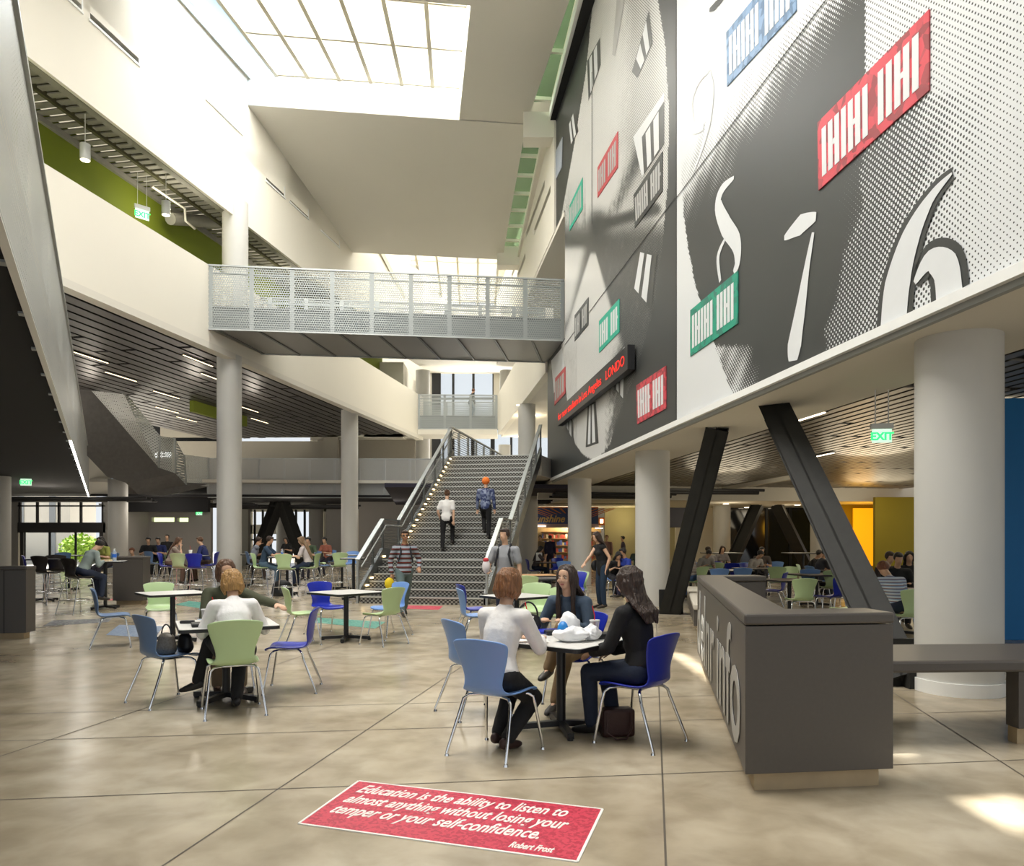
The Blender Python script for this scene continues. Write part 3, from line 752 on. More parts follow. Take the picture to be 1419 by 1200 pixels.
# thick plain bars on the far board
def quad(parent, c4, mt, y, name='printed_bar'):
    p = [mu(*c) for c in c4]; m = MB().use(mt); m.add([(a, y, b_) for a, b_ in p], [(0, 1, 2, 3)]); return m.build(name, parent=parent)
bars = [((814, 85), (832, 52), (833, 90), (816, 140)), ((787, 175), (797, 150), (802, 182), (790, 205)), ((905, 60), (884, 108), (876, 100), (900, 14)),
        ((890, 190), (921, 140), (921, 200), (893, 242)), ((884, 345), (911, 352), (903, 430), (874, 398)), ((848, 500), (872, 470), (868, 560), (852, 540)), ((783, 560), (795, 585), (795, 612), (784, 590)), ((815, 560), (826, 556), (830, 614), (812, 620))]
for c4 in bars:
    quad(far, c4, pr_dark, .010)
    cxm = sum(p[0] for p in c4) / 4; cym = sum(p[1] for p in c4) / 4
    for f0, f1 in ((.12, .36), (.52, .8)):
        a, b_, c_, d_ = [Vector((cxm + (p[0] - cxm) * .86, cym + (p[1] - cym) * .9)) for p in c4]
        quad(far, [tuple(a.lerp(b_, f0)), tuple(a.lerp(b_, f1)), tuple(d_.lerp(c_, f1)), tuple(d_.lerp(c_, f0))], pr_white, .014)
quad(far, ((855, 0), (866, 0), (853, 78), (849, 76)), pr_grey, .012)
quad(far, ((764, 500), (779, 482), (784, 520), (768, 545)), pr_white, .010)
quad(far, ((878, 190), (921, 128), (921, 200), (890, 245)), pr_white, .009)
# coloured label panels with plain pale strips
def panel(parent, c4, mt, n, gaps=(), fill=pr_white, proj=.015):
    q = [Vector(mu(*c)) for c in c4]   # top-left, top-right, bottom-right, bottom-left
    m = MB().use(mt); pts = [(v.x, 0.006, v.y) for v in q]; m.prism([Vector(p) for p in pts], (0, proj, 0)); o = m.build('colour_panel', parent=parent)
    A = lambda u, v: (q[0].lerp(q[1], u)).lerp(q[3].lerp(q[2], u), v)
    runs = [[]]
    for i in range(n):
        if i in gaps: runs.append([]); continue
        runs[-1].append(i)
    for rn in runs:
        s = MB().use(fill)
        for i in rn:
            u0 = .05 + .9 * i / n; u1 = u0 + .9 / n * .70; lo, hi = (.16, .86)
            p = [A(u0, lo), A(u1, lo), A(u1, hi), A(u0, hi)]; s.prism([Vector((v.x, 0.007 + proj, v.y)) for v in p], (0, .004, 0))
            if i % 3 == 1: p = [A(u0, .46), A(u1 + .03, .46), A(u1 + .03, .54), A(u0, .54)]; s.prism([Vector((v.x, 0.0075 + proj, v.y)) for v in p], (0, .003, 0))
        s.build('pale_strips', parent=o)
panel(near, ((1135, 170), (1290, 13), (1290, 125), (1136, 264)), sp_red, 13, (7,))
panel(near, ((958, 430), (1024, 375), (1024, 448), (958, 494)), sp_green, 13, (7,))
panel(near, ((1008, 45), (1105, -75), (1105, 15), (1009, 120)), sp_blue, 13, (7,))
panel(far, ((829, 232), (857, 182), (857, 232), (829, 274)), mat('flat_red', (.55, .05, .06), .5), 9, (4,), pr_grey)
panel(far, ((790, 285), (808, 246), (808, 290), (790, 320)), mat('flat_teal', (.02, .42, .28), .5), 7, (), pr_grey)
panel(far, ((879, 270), (919, 210), (919, 265), (881, 316)), pr_dark, 11, (6,), pr_grey)
panel(far, ((797, 437), (816, 412), (816, 450), (797, 473)), pr_dark, 7, (3,), pr_grey)
panel(far, ((831, 445), (859, 414), (859, 460), (831, 489)), MATS['flat_teal'], 8, (4,), pr_white)
panel(far, ((883, 534), (924, 507), (924, 566), (884, 588)), sp_red, 10, (5,), pr_white)
panel(far, ((770, 524), (784, 508), (784, 545), (769, 562)), MATS['flat_red'], 4, (), pr_grey)
panel(far, ((767, 218), (780, 190), (779, 232), (768, 254)), mat('pale_blue_print', (.38, .42, .50), .5), 2, (), MATS['pale_blue_print'])
# running message display
tk = thing('message_display', Vector((MA, 0, 0)), RZ1, 'long black electronic display with red running text across the dark print board', 'display')
q = [Vector(mu(*c)) for c in ((782, 566), (883, 480), (883, 513), (782, 590))]
zt = (q[0].y + q[1].y) / 2; zb = (q[2].y + q[3].y) / 2; sa, sb = q[1].x, q[0].x
zt, zb = mu(832, 523)[1] + .0, mu(832, 552)[1]
m = MB().use(blackp); m.box(sa, sb, .05, .22, zb, zt); m.build('case', parent=tk, bevel=.01)
def words_on(parent, texts, size, material, M, total, ys_=1.0, bold=.0, name='red_lettering', shear=0, gap=.30):
    "each word a mesh of its own, the line stretched to a given length"
    ms = []; x = 0
    for tx in texts:
        me = text_mesh(tx, size, material, bold, shear, 1, .002); x0 = min(v.co.x for v in me.vertices); w_ = max(v.co.x for v in me.vertices) - x0
        ms.append((me, x - x0)); x += w_ + size * (gap if tx != 'Angeles' else 1.0)
    k = total / (x - size * gap)
    for me, dx in ms:
        for v in me.vertices: v.co.x = (v.co.x + dx) * k; v.co.y *= ys_
        link_mesh(name, me, parent, M)
words_on(tk, ['for', 'new', 'stadium', 'in', 'Los', 'Angeles', 'LONDO'], (zt - zb) * .62, ledr, Matrix.Translation((sb - .1, .226, zb + (zt - zb) * .30)) @ Matrix.Rotation(PI, 4, 'Z') @ Matrix.Rotation(PI / 2, 4, 'X'), (sb - sa) * .96, .95)
# ================= staircase =================
RZs = math.atan2(S2.y, S2.x) - PI / 2          # local +y runs up the stair, +x to its right side
st = thing('staircase', st_o, RZs, 'wide grey perforated steel staircase climbing to the second level', 'staircase')
tread = mat('stair_steel', (.22, .23, .23), .38, .8, noise=.25, nscale=30, bump=.6, bscale=120)
nosing = mat('stair_nosing', (.62, .62, .58), .4, .6)
def riser_mat():
    m = mat('punched_riser', (.26, .25, .23), .5, .5); nt = m.node_tree; b = nt.nodes['Principled BSDF']; L = nt.links
    tc = nt.nodes.new('ShaderNodeTexCoord'); sp = nt.nodes.new('ShaderNodeSeparateXYZ'); L.new(tc.outputs['Object'], sp.inputs[0])
    def mth(op, a, b_=None):
        n = nt.nodes.new('ShaderNodeMath'); n.operation = op
        for i, v in enumerate((a, b_)):
            if v is None: continue
            if isinstance(v, (int, float)): n.inputs[i].default_value = v
            else: L.new(v, n.inputs[i])
        return n.outputs[0]
    sx = mth('SINE', mth('MULTIPLY', sp.outputs[0], 60)); sz = mth('SINE', mth('MULTIPLY', sp.outputs[2], 74))
    k = mth('GREATER_THAN', mth('MULTIPLY', sx, sz), .05)
    mx = nt.nodes.new('ShaderNodeMix'); mx.data_type = 'RGBA'; mx.inputs[6].default_value = (.05, .048, .044, 1); mx.inputs[7].default_value = (.36, .35, .31, 1)
    L.new(k, mx.inputs[0]); L.new(mx.outputs[2], b.inputs['Base Color']); return m
riserm = riser_mat()
SW = 3.25; NR = 26; RH = 4.45 / NR
ys = [0.0]
for i in range(1, NR + 1):
    ys.append(ys[-1] + (.30 if i < 6 else (1.35 if i == 6 else .292)))
def stair_z(y):
    "height of the nosing line"
    for i in range(NR):
        if ys[i] <= y < ys[i + 1]: return (i + 1) * RH
    return 4.45
for i in range(NR):
    a = MB().use(riserm).box(.1, SW - .1, ys[i] + .01, ys[i] + .03, i * RH, (i + 1) * RH - .03)
    d = ys[i + 1] - ys[i] if i < NR - 1 else .5
    a.use(tread).box(.1, SW - .1, ys[i], ys[i] + d + .03, (i + 1) * RH - .03, (i + 1) * RH - .002)
    a.use(nosing).box(.1, SW - .1, ys[i] - .012, ys[i] + .03, (i + 1) * RH - .03, (i + 1) * RH)
    a.build('step', parent=st)
prof = [(0, 0), (ys[6] - 1.35 + .0, 5.6 * RH), (ys[6], 6 * RH), (ys[25] + .1, 4.45)]
prof = [(-.05, .0), (1.62, 1.03), (ys[6] + 0, 1.03), (ys[25] + .35, 4.45)]
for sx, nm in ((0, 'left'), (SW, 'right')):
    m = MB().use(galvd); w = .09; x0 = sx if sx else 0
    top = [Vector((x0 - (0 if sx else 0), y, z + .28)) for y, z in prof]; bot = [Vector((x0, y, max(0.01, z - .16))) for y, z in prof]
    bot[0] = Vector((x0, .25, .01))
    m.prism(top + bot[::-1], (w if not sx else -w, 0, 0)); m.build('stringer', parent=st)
# underside plate
m = MB().use(dark); P = [Vector((.1, y, z)) for y, z in ((.5, .0), (1.7, .78), (3.0, .82), (ys[25] + .4, 4.12))]
for a, c in zip(P, P[1:]): m.add([a, c, c + Vector((SW - .2, 0, 0)), a + Vector((SW - .2, 0, 0))], [(0, 1, 2, 3), (3, 2, 1, 0)])
m.build('underside', parent=st)
RH1 = 1.04
for sx in (0.03, SW - .03):
    inner = .10 if sx < 1 else -.10
    rail = [(0.0, 0 + RH1), (1.72, 1.03 + RH1), (3.0, 1.03 + RH1), (ys[25] + .25, 4.45 + RH1)]
    m = MB().use(galv); m.bar((sx, *rail[0]), (sx, *rail[1]), .11, .045); m.build('hand_rail', parent=st)
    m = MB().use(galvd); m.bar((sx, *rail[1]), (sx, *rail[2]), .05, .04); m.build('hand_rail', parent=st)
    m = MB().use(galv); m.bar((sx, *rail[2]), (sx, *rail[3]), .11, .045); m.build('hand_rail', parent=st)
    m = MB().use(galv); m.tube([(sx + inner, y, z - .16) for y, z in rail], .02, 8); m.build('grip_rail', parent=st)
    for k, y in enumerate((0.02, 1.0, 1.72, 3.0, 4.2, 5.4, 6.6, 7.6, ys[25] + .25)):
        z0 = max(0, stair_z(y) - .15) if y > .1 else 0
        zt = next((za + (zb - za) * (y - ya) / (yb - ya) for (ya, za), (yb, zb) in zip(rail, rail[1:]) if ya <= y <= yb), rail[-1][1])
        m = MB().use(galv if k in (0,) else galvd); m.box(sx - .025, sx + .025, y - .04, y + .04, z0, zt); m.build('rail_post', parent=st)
    m = MB().use(perfs); v = []
    for (y, z), (yb, zb) in zip(rail, rail[1:]):
        dz = .76
        m.add([(sx, y + .02, z - .06), (sx, yb, zb - .06), (sx, yb, zb - dz), (sx, y + .02, z - dz)], [(0, 1, 2, 3)])
    m.build('mesh_infill', parent=st)
glow = mat('step_glow', (1, .8, .5), emit=(1, .72, .36), estr=5)
for i in range(NR - 1):
    if i in (3, 4): continue
    m = MB().use(glow); m.box(.10, .115, ys[i] + .06, ys[i] + .24, (i + 1) * RH + .05, (i + 1) * RH + .09); m.build('step_light', parent=st)

# ================= footbridges =================
def bridge(o, rz, L_, wid, z0, z1, deckz, n, lab, mt):
    t = thing('footbridge', o, rz, lab, 'footbridge')
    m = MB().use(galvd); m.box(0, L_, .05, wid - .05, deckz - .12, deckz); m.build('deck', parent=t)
    m = MB().use(perfd); m.box(0, L_, .0, wid, z0, z0 + .012); m.build('underside_sheet', parent=t)
    for y, nm in ((0, 'near'), (wid, 'far')):
        m = MB().use(mt); m.box(0, L_, y - .006, y + .006, z0, z1); m.build('perforated_side', parent=t)
        m = MB().use(galv); m.box(0, L_, y - .03, y + .03, z1, z1 + .05); m.build('top_rail', parent=t)
        m = MB().use(galv); m.box(0, L_, y - .03, y + .03, z0 - .03, z0 + .02); m.build('bottom_edge', parent=t)
        s = .06 if y == 0 else -.06
        m = MB().use(mat('fascia_steel', (.30, .32, .32), .5, .4)); m.box(0, L_, y + s, y + s * 1.3, z0 + .05, deckz + .0); m.build('fascia_beam', parent=t)
        m = MB().use(galv); m.tube([(.1, y + s * 1.5, z1 - .2), (L_ - .1, y + s * 1.5, z1 - .2)], .02, 8); m.build('grip_rail', parent=t)
        for i in range(n + 1):
            x = .05 + (L_ - .1) * i / n; m = MB().use(galv); m.box(x - .07, x + .07, y + s * .3, y + s * .6, z0, z1); m.build('post', parent=t)
    for i in range(n):
        x = .05 + (L_ - .1) * (i + .5) / n; m = MB().use(galvd); m.bar((x - .4, 0.05, z0 - .0), (x + .4, wid - .05, z0 - .0), .07, .07); m.build('cross_rib', parent=t)
    return t
b0 = Vector((-9.53, 23.8, 0)); rzE = math.atan2(E1.y, E1.x)
bridge(b0, rzE, 11.35, 3.1, 8.15, 10.13, 8.9, 9, 'long perforated metal footbridge spanning the hall to the print wall', perf)
b1 = at(579, 45); b2 = at(689, 45)
bridge(b1, rzE * .3, b2.x - b1.x, 2.4, 8.1, 10.1, 8.9, 3, 'smaller far footbridge before the tall landing windows', perf)
m = MB().use(cream2); m.box(b1.x, b2.x, 44.9, 46.9, 7.75, 8.05); struct(m.build('ceiling_bridge_underside'))

# hanging stair behind the slanting balcony
t = thing('hanging_stair', (0, 0, 0), 0, 'stair hung with perforated sheet crossing the dark hall under the slatted ceiling', 'staircase')
def hz_(px, py, Y): return at(px, Y, zat(py, Y))
top = [hz_(112, 516, 31), hz_(165, 532, 32), hz_(222, 604, 34.6), hz_(242, 607, 35.2), hz_(255, 630, 36.2), hz_(290, 634, 37.0)]
bot = [hz_(108, 522, 31), hz_(130, 545, 31.6), hz_(220, 648, 34.6), hz_(243, 656, 35.2), hz_(258, 672, 36.2), hz_(290, 674, 37.0)]
m = MB().use(perfw); n = len(top); m.add(top + bot, [(i, i + 1, n + i + 1, n + i) for i in range(n - 1)]); m.build('perforated_side', parent=t)
m = MB().use(mat('rough_soffit', (.13, .125, .12), .9, noise=.3, nscale=6)); back = [v + Vector((-1.5, -1.6, -.55)) for v in bot]
m.add(bot + back, [(i, i + 1, n + i + 1, n + i) for i in range(n - 1)]); m.add([v + Vector((0, 0, .12)) for v in bot + back], [(n + i, n + i + 1, i + 1, i) for i in range(n - 1)]); m.build('underside', parent=t)
for i in range(3):
    m = MB().use(galv); m.bar(top[2 + i], bot[2 + i], .07, .07); m.build('post', parent=t)
m = MB().use(mat('dusky_panel', (.16, .14, .12), .8)); m.prism([hz_(176, 650, 38), hz_(196, 650, 38), hz_(196, 688, 38), hz_(176, 688, 38)], (0, .2, 0)); struct(m.build('wall_stair_pier'))
m = MB().use(mat('outside_bright', (1, 1, 1), emit=(.85, .93, 1), estr=1.0)); m.prism([hz_(100, 570, 47.9), hz_(146, 570, 47.9), hz_(146, 631, 47.9), hz_(100, 631, 47.9)], (0, .05, 0)); struct(m.build('window_8'))
m = MB().use(MATS['outside_bright'])
for a, c in ((214, 218), (220, 226), (228, 237), (239, 244)): m.box(at(a, 47.9).x, at(c, 47.9).x, 47.9, 47.95, zat(634, 47.9), zat(626, 47.9))
struct(m.build('window_9'))

# ================= low walls and benches =================
t = thing('service_counter', (1.417, 4.6, 0), 0, 'large charcoal laminate counter with raised pale letters on its long side', 'counter')
R1 = Matrix.Rotation(rzE, 4, 'Z'); R2 = Matrix.Rotation(RZ2 - PI / 2, 4, 'Z')
def lbox(m, M, *a): return m.box(*a, M=M)
LEN = 5.05
e1 = Vector((E1.x, E1.y, 0)); s2 = Vector((S2.x, S2.y, 0)); s1 = Vector((S1.x, S1.y, 0)); e2 = Vector((E2.x, E2.y, 0))
def meet(p, d, q, e_):      # crossing of two floor lines
    k = (q - p).cross(e_).z / d.cross(e_).z; return p + d * k
def ucounter(o, th):
    "outline of the three-sided counter grown by o, walls th thick"
    A_ = meet(-s1 * o, e1, -e2 * o, s2); Bc = meet(-s1 * o, e1, e1 * (.965 + o), s1); Cc = meet(s1 * (th + o), e1, e1 * (.965 + o), s1); D_ = meet(s1 * (th + o), e1, e2 * (th + o), s2)
    fe = s2 * (LEN - .32); E_ = meet(fe - s1 * o, e1, e2 * (th + o), s2); F_ = meet(fe - s1 * o, e1, fe + e1 * (.86 + o), s1); G_ = meet(fe + s1 * (.32 + o), e1, fe + e1 * (.86 + o), s1); H_ = meet(fe + s1 * (.32 + o), e1, -e2 * o, s2)
    return [A_, Bc, Cc, D_, E_, F_, G_, H_]
def uprism(m, P, z0, z1):
    a = [Vector((p.x, p.y, z0)) for p in P]; h_ = Vector((0, 0, z1 - z0))
    n = len(a); vs = a + [p + h_ for p in a]
    m.add(vs, [(i, (i + 1) % n, n + (i + 1) % n, n + i) for i in range(n)] + [(3, 2, 1, 0), (7, 4, 3, 0), (7, 6, 5, 4), (8, 9, 10, 11), (8, 11, 12, 15), (12, 13, 14, 15)])
m = MB().use(counterm); uprism(m, ucounter(0, .30), .12, 1.02); m.build('panel', parent=t, bevel=.004)
m = MB().use(counterm); uprism(m, ucounter(.008, .30), 1.026, 1.095); m.build('counter_top', parent=t, bevel=.016)
m = MB().use(plinthm); uprism(m, ucounter(-.06, .30), 0, .12); m.build('plinth', parent=t)
letm = mat('raised_grey_letters', (.42, .42, .40), .35, .3)
Mt = R2 @ Matrix.Translation((-.006, LEN - .12, .20)) @ Matrix.Rotation(-PI / 2, 4, 'Z') @ Matrix.Rotation(PI / 2, 4, 'X')
words_on(t, ['delnr', 'info'], 1.12, letm, Mt, LEN - .35, .95, .012, 'raised_letters', gap=.25)
# ends of other low walls on the floor
def low_wall(px, py, w, d, hgt, rz, lab, name='low_wall', cat='low wall', split=0):
    p = fl(px, py); t = thing(name, p, rz, lab, cat)
    m = MB().use(counterm); m.box(0, w, 0, d, .1, hgt - .06); m.build('panel', parent=t, bevel=.004)
    m = MB().use(counterm); m.box(-.01, w + .01, -.01, d + .01, hgt - .06, hgt); m.build('top', parent=t, bevel=.015)
    m = MB().use(plinthm); m.box(.06, w - .06, .06, d - .06, 0, .1); m.build('plinth', parent=t)
    for i in range(split): 
        m = MB().use(black); x = w - .32 - i * .9; m.box(x, x + .008, -.003, .002, .1, hgt - .06); m.build('panel_joint', parent=t)
    return t
low_wall(36, 886, 3.2, .3, 1.13, rzE, 'charcoal low wall by the dark bar stools', split=3)
t = bpy.data.objects[C.objects[-1].name]
def move_left(root, w): root.location = root.location - Vector((math.cos(root.rotation_euler[2]), math.sin(root.rotation_euler[2]), 0)) * w
lw = [o for o in C.objects if o.name.startswith('low_wall')][0]; move_left(lw, 3.2)
low_wall(156, 838.5, .70, .4, 1.14, .05, 'charcoal low wall with rounded top behind the bar table and water bottle')
# benches
def bench(p, L_, wd, hgt, rz, lab, legs, topm=counterm, th=.09, solid=False):
    t = thing('bench', p, rz, lab, 'bench')
    m = MB().use(topm); m.box(0, L_, 0, wd, hgt - th, hgt); m.build('seat_slab', parent=t, bevel=.02)
    if solid:
        m = MB().use(counterm); m.box(.01, L_ - .01, .03, wd - .02, .1, hgt - th); m.build('base', parent=t); m = MB().use(plinthm); m.box(.06, L_ - .06, .08, wd - .07, 0, .1); m.build('plinth', parent=t)
    for x in legs:
        m = MB().use(counterm); m.box(x, x + .5, .02, .16, .12, hgt - th); m.build('leg', parent=t, bevel=.004); m = MB().use(plinthm); m.box(x + .01, x + .49, .05, .15, 0, .12); m.build('foot_block', parent=t)
    return t
bench(Vector((2.42, 5.62, 0)), 3.4, .9, .64, rzE * .4, 'long dark slab bench passing before the thick round column', (1.40,))
pb_ = fl(961, 876); bench(pb_, .5, 5.0, .46, RZs - .02, 'low bench with pale seat just beyond the lettered counter', (), topm=mat('pale_bench_top', (.60, .56, .48), .5), solid=True)
sm_ = fl(937, 850)
MB().use(dark).box(-.12, .12, -.12, .12, 0, .42).build('refuse_bin', loc=sm_)
tag(bpy.data.objects['refuse_bin'], 'small dark box on the floor at the foot of the leaning brace', 'box')

# ================= floor plaques =================
def plaque(corners, mt, lab, border=None):
    P = [fl(*c) for c in corners]; o = P[0]
    m = MB().use(mt); m.prism([p - o for p in P], (0, 0, .004)); ob = m.build('floor_plaque', loc=o)
    tag(ob, lab, 'floor plaque'); return ob, P
ob, P = plaque(((414, 1142), (800, 1195), (835, 1122), (497, 1083)), sp_fred, 'red terrazzo floor plaque with a white quotation in three lines')
wt = mat('white_lettering', (.86, .85, .80), .5)
u = (P[1] - P[0]); v = (P[3] - P[0]); W_ = u.length; H_ = v.length; rz = math.atan2(u.y, u.x)
sk_ = v.dot(u.normalized()); hh = abs(v.cross(u.normalized()).z)
lines = ['Education is the ability to listen to', 'almost anything without losing your', 'temper or your self-confidence.']
for i, tx in enumerate(lines):
    me = text_mesh(tx, .26, wt, .0042, .30, 1, .001, spacing=1.0); x1 = max(w_.co.x for w_ in me.vertices); tgt = (.855, .875, .80)[i] * W_
    yy = hh * (.74 - .235 * i); xo = .045 * W_ + sk_ * (yy / hh)
    M = Matrix.Rotation(rz, 4, 'Z') @ Matrix.Translation((xo, yy, .005)) @ Matrix.Diagonal((tgt / x1, hh / .26 * .26 * 1.0, 1, 1))
    link_mesh('lettering', me, ob, M)
me = text_mesh('Robert Frost', .09, wt, .0022, .3, 1, .001); x1 = max(w_.co.x for w_ in me.vertices)
link_mesh('lettering', me, ob, Matrix.Rotation(rz, 4, 'Z') @ Matrix.Translation((.76 * W_, hh * .08, .005)) @ Matrix.Diagonal((.15 * W_ / x1, 1.1, 1, 1)))
bm_ = MB().use(wt)
for a, c in zip(P, P[1:] + P[:1]): bm_.bar(a - P[0] + Vector((0, 0, .003)), c - P[0] + Vector((0, 0, .003)), .014, .006)
bm_.build('border', parent=ob)
plaque(((60, 868), (150, 862), (155, 857), (72, 860)), sp_fgrey, 'grey floor plaque beyond the low wall near the dark bar stool')
plaque(((147, 880), (215, 884), (226, 868), (165, 866)), sp_fblue, 'blue floor plaque under the light blue chair of the empty table')
plaque(((243, 838), (300, 846), (306, 838), (262, 833)), sp_fgreen, 'green floor plaque behind the royal blue chair of the empty table')
plaque(((150, 832), (245, 830), (240, 824), (165, 826)), sp_fred, 'dull red floor plaque beyond the first empty table')
plaque(((430, 862), (520, 871), (534, 862), (440, 856)), sp_fgreen, 'green floor plaque under the second empty table')
plaque(((548, 843), (608, 845), (614, 840), (560, 839)), sp_fred, 'red floor plaque at the foot of the staircase')

# ================= hung things =================
def pendant(px, py, Y, top, lab):
    p = at(px, Y, zat(py, Y)); t = thing('pendant_lamp', p, 0, lab, 'lamp')
    MB().cyl((0, 0), .13, 0, .42, 24).build('shade', white, t); MB().cyl((0, 0), .11, -.01, .005, 24).build('glowing_face', lampw, t)
    MB().tube([(0, 0, .42), (0, 0, top - p.z)], .012, 6).build('stem', white, t)
def onb(px, py, dep=1.2):
    Y = (LB + dep) / (.1862 - (px - CX) / FX); return Y
pendant(118, 222, onb(118, 0), 12.9, 'white cylinder pendant nearest the slanting guard, before the green wall')
pendant(230, 298, onb(230, 0), 12.9, 'white cylinder pendant before the green wall near the gallery column')
def exit_sign(p, rz, hang, lab, s=1.0):
    t = thing('exit_sign', p, rz, lab, 'exit sign')
    m = MB().use(white); m.box(-.17 * s, .17 * s, -.03, .03, .11 * s, .2 * s); m.build('housing', parent=t)
    m = MB().use(exitw); m.box(-.15 * s, .15 * s, -.008, .008, -.11 * s, .11 * s); m.build('sign_face', parent=t)
    me = text_mesh('EXIT', .17 * s, exitg, .006, 0, 1, .002, 'CENTER'); link_mesh('exit_lettering', me, t, Matrix.Translation((0, -.012, -.065 * s)) @ Matrix.Rotation(PI / 2, 4, 'X'))
    for x in (-.1, .1):
        m = MB().tube([(x * s, 0, .2 * s), (x * s, 0, hang)], .008, 6); m.build('hanger', white, t)
exit_sign(at(1222, 10.4, zat(604, 10.4)), -.15, 3.75 - zat(604, 10.4), 'lit green EXIT sign hung from the slatted ceiling beside the thick column', .85)
exit_sign(at(36, 26, zat(668, 26)), .35, .55, 'small green exit sign in the dark hall over the glazed doors', 1.1)
exit_sign(at(197, onb(197, 0), zat(297, onb(197, 0))), .8, 1.2, 'green exit sign hung before the green gallery wall', 1.3)
exit_sign(at(276, 39.5, zat(711, 39.5)), .0, .4, 'tiny exit sign at the corner of the grey wall with strip window', 1.0)
for px, py, Y, z in ((1006, 0, 35, 3.18), (1035, 0, 39, 3.18), (1075, 0, 39, 3.18), (1105, 0, 36, 3.18), (1222, 0, 31.8, 3.18), (1258, 0, 31.8, 3.18)):
    p = at(px, Y, z - .02); MB().use(lampw).cyl((0, 0), .13, 0, .03, 16).build('downlight', loc=p)
    o = C.objects[-1]; tag(o, 'small round downlight in the low pale ceiling of the dining room', 'light', 'downlights of the dining room ceiling')
for px, py, Y, d in ((862, 681, 34, 'nearest the pale round column by the brace'), (838, 697, 37, 'lower, beyond the market sign'), (780, 687, 34, 'above the market sign'), (746, 695, 36, 'beside the stair underside'), (872, 674, 32, 'under the slatted ceiling end')):
    m = MB().use(lampw2); m.box(-.35, .35, -.06, .06, 0, .05); o = m.build('ceiling_light', loc=at(px, Y, zat(py, Y))); tag(o, 'short bright ceiling light over the market hall, ' + d, 'light')
for px, py, d in ((1124, 577, 'just right of the top of the brace'.replace('right of', 'past')), (1142, 630, 'below the first one')):
    z = 3.72; Y = (z - EYE) * FX / (HZ - py); batten(px, py, 3.72, RZ1, .9, 'short warm light in the right hall slatted ceiling, '.replace('right hall', 'dining room') + d, lampw, None)
for px, py, d in ((719, 562, 'higher one'), (742, 576, 'lower one beside the column')):
    p = at(px, (7.7 - EYE) * FX / (HZ - py), 7.7); MB().use(lampw).cyl((0, 0), .12, 0, .03, 12).build('downlight', loc=p); tag(C.objects[-1], 'downlight in the soffit over the stair landing, ' + d, 'light')
# market front
YM = 37.5
t = thing('market_front', (0, YM, 0), 0, 'market counter front with blue and orange sign and lit shelves', 'shop front')
X = lambda px: at(px, YM).x
Z = lambda py: zat(py, YM)
navy = mat('sign_navy', (.02, .05, .16), .5); orange = mat('sign_orange', (.55, .16, .03), .5); tan = mat('sign_tan', (.55, .36, .12), .5)
m = MB().use(navy); m.box(X(741), X(829), 0, .15, Z(726), Z(703)); m.build('sign_board', parent=t)
m = MB().use(orange); m.box(X(741), X(829), -.03, .0, Z(704), Z(702.5)); 
cxr = X(790)
for i in range(13):
    a = PI * (.10 + .8 * i / 12); c_, s_ = math.cos(a), math.sin(a)
    x0 = cxr + c_ * 1.1; x1 = cxr + c_ * 2.3; z0 = Z(719) + s_ * .28; z1 = Z(704.5)
    m.add([(x0 - .03, -.02, z0), (x0 + .03, -.02, z0), (x1 + .07, -.02, z1), (x1 - .07, -.02, z1)], [(0, 1, 2, 3)])
m.build('sun_rays', parent=t)
me = text_mesh('Sunshine', .5, tan, .012, .35, 1, .01); x1 = max(v.co.x for v in me.vertices)
link_mesh('lettering', me, t, Matrix.Translation((X(736), -.03, Z(723.5))) @ Matrix.Rotation(PI / 2, 4, 'X') @ Matrix.Diagonal(((X(783) - X(736)) / x1, 1.0, 1, 1)))
m = MB().use(mat('mauve_band', (.30, .22, .22), .7)); m.box(X(738), X(830), .0, .2, Z(731), Z(726)); m.build('fascia_band', parent=t)
shelfm = mat('shop_wall', (.62, .44, .20), .6); m = MB().use(shelfm); m.box(X(738), X(838), 1.6, 1.7, 0, 2.6); m.build('shop_back_wall', parent=t)
m = MB().use(mat('shelf_wood', (.40, .22, .10), .6))
for z in (.5, .85, 1.2, 1.55, 1.9): m.box(X(752), X(838), 1.3, 1.6, z, z + .04)
m.build('shelves', parent=t)
goods = [mat('goods_%s' % n, c, .5) for n, c in (('red', (.5, .08, .05)), ('cream', (.75, .65, .4)), ('blue', (.08, .12, .35)), ('brown', (.25, .12, .06)))]
m = MB(); 
for z in (.54, .89, 1.24, 1.59):
    x = X(753)
    while x < X(836):
        w = rnd.uniform(.06, .16); m.use(rnd.choice(goods)); m.box(x, x + w * .85, 1.32, 1.5, z, z + rnd.uniform(.12, .26)); x += w
o = m.build('shelf_goods', parent=t); o['kind'] = 'stuff'
m = MB().use(lampw); m.box(X(744), X(826), 1.2, 1.3, 2.35, 2.38); m.box(X(742), X(756), -.1, 0, Z(729.5), Z(728.5)); m.box(X(825), X(835), -.05, .05, Z(732.5), Z(731.5)); m.build('shop_light', parent=t)
m = MB().use(orange); m.box(X(829.5), X(838), -.05, .1, Z(728), Z(717)); m.build('lantern_case', parent=t); m = MB().use(lampw); m.box(X(831.5), X(835.5), -.08, -.05, Z(725), Z(719.5)); m.build('lantern', parent=t)
# flying display on right pier
m = MB().use(mat('dark_poster', (.03, .03, .06), .4)); m.box(-.5, .5, 0, .06, 0, 1.0); o = m.build('wall_poster', loc=at(937, 38, zat(731, 38))); tag(o, 'dark poster on the pier behind the leaning brace', 'poster')
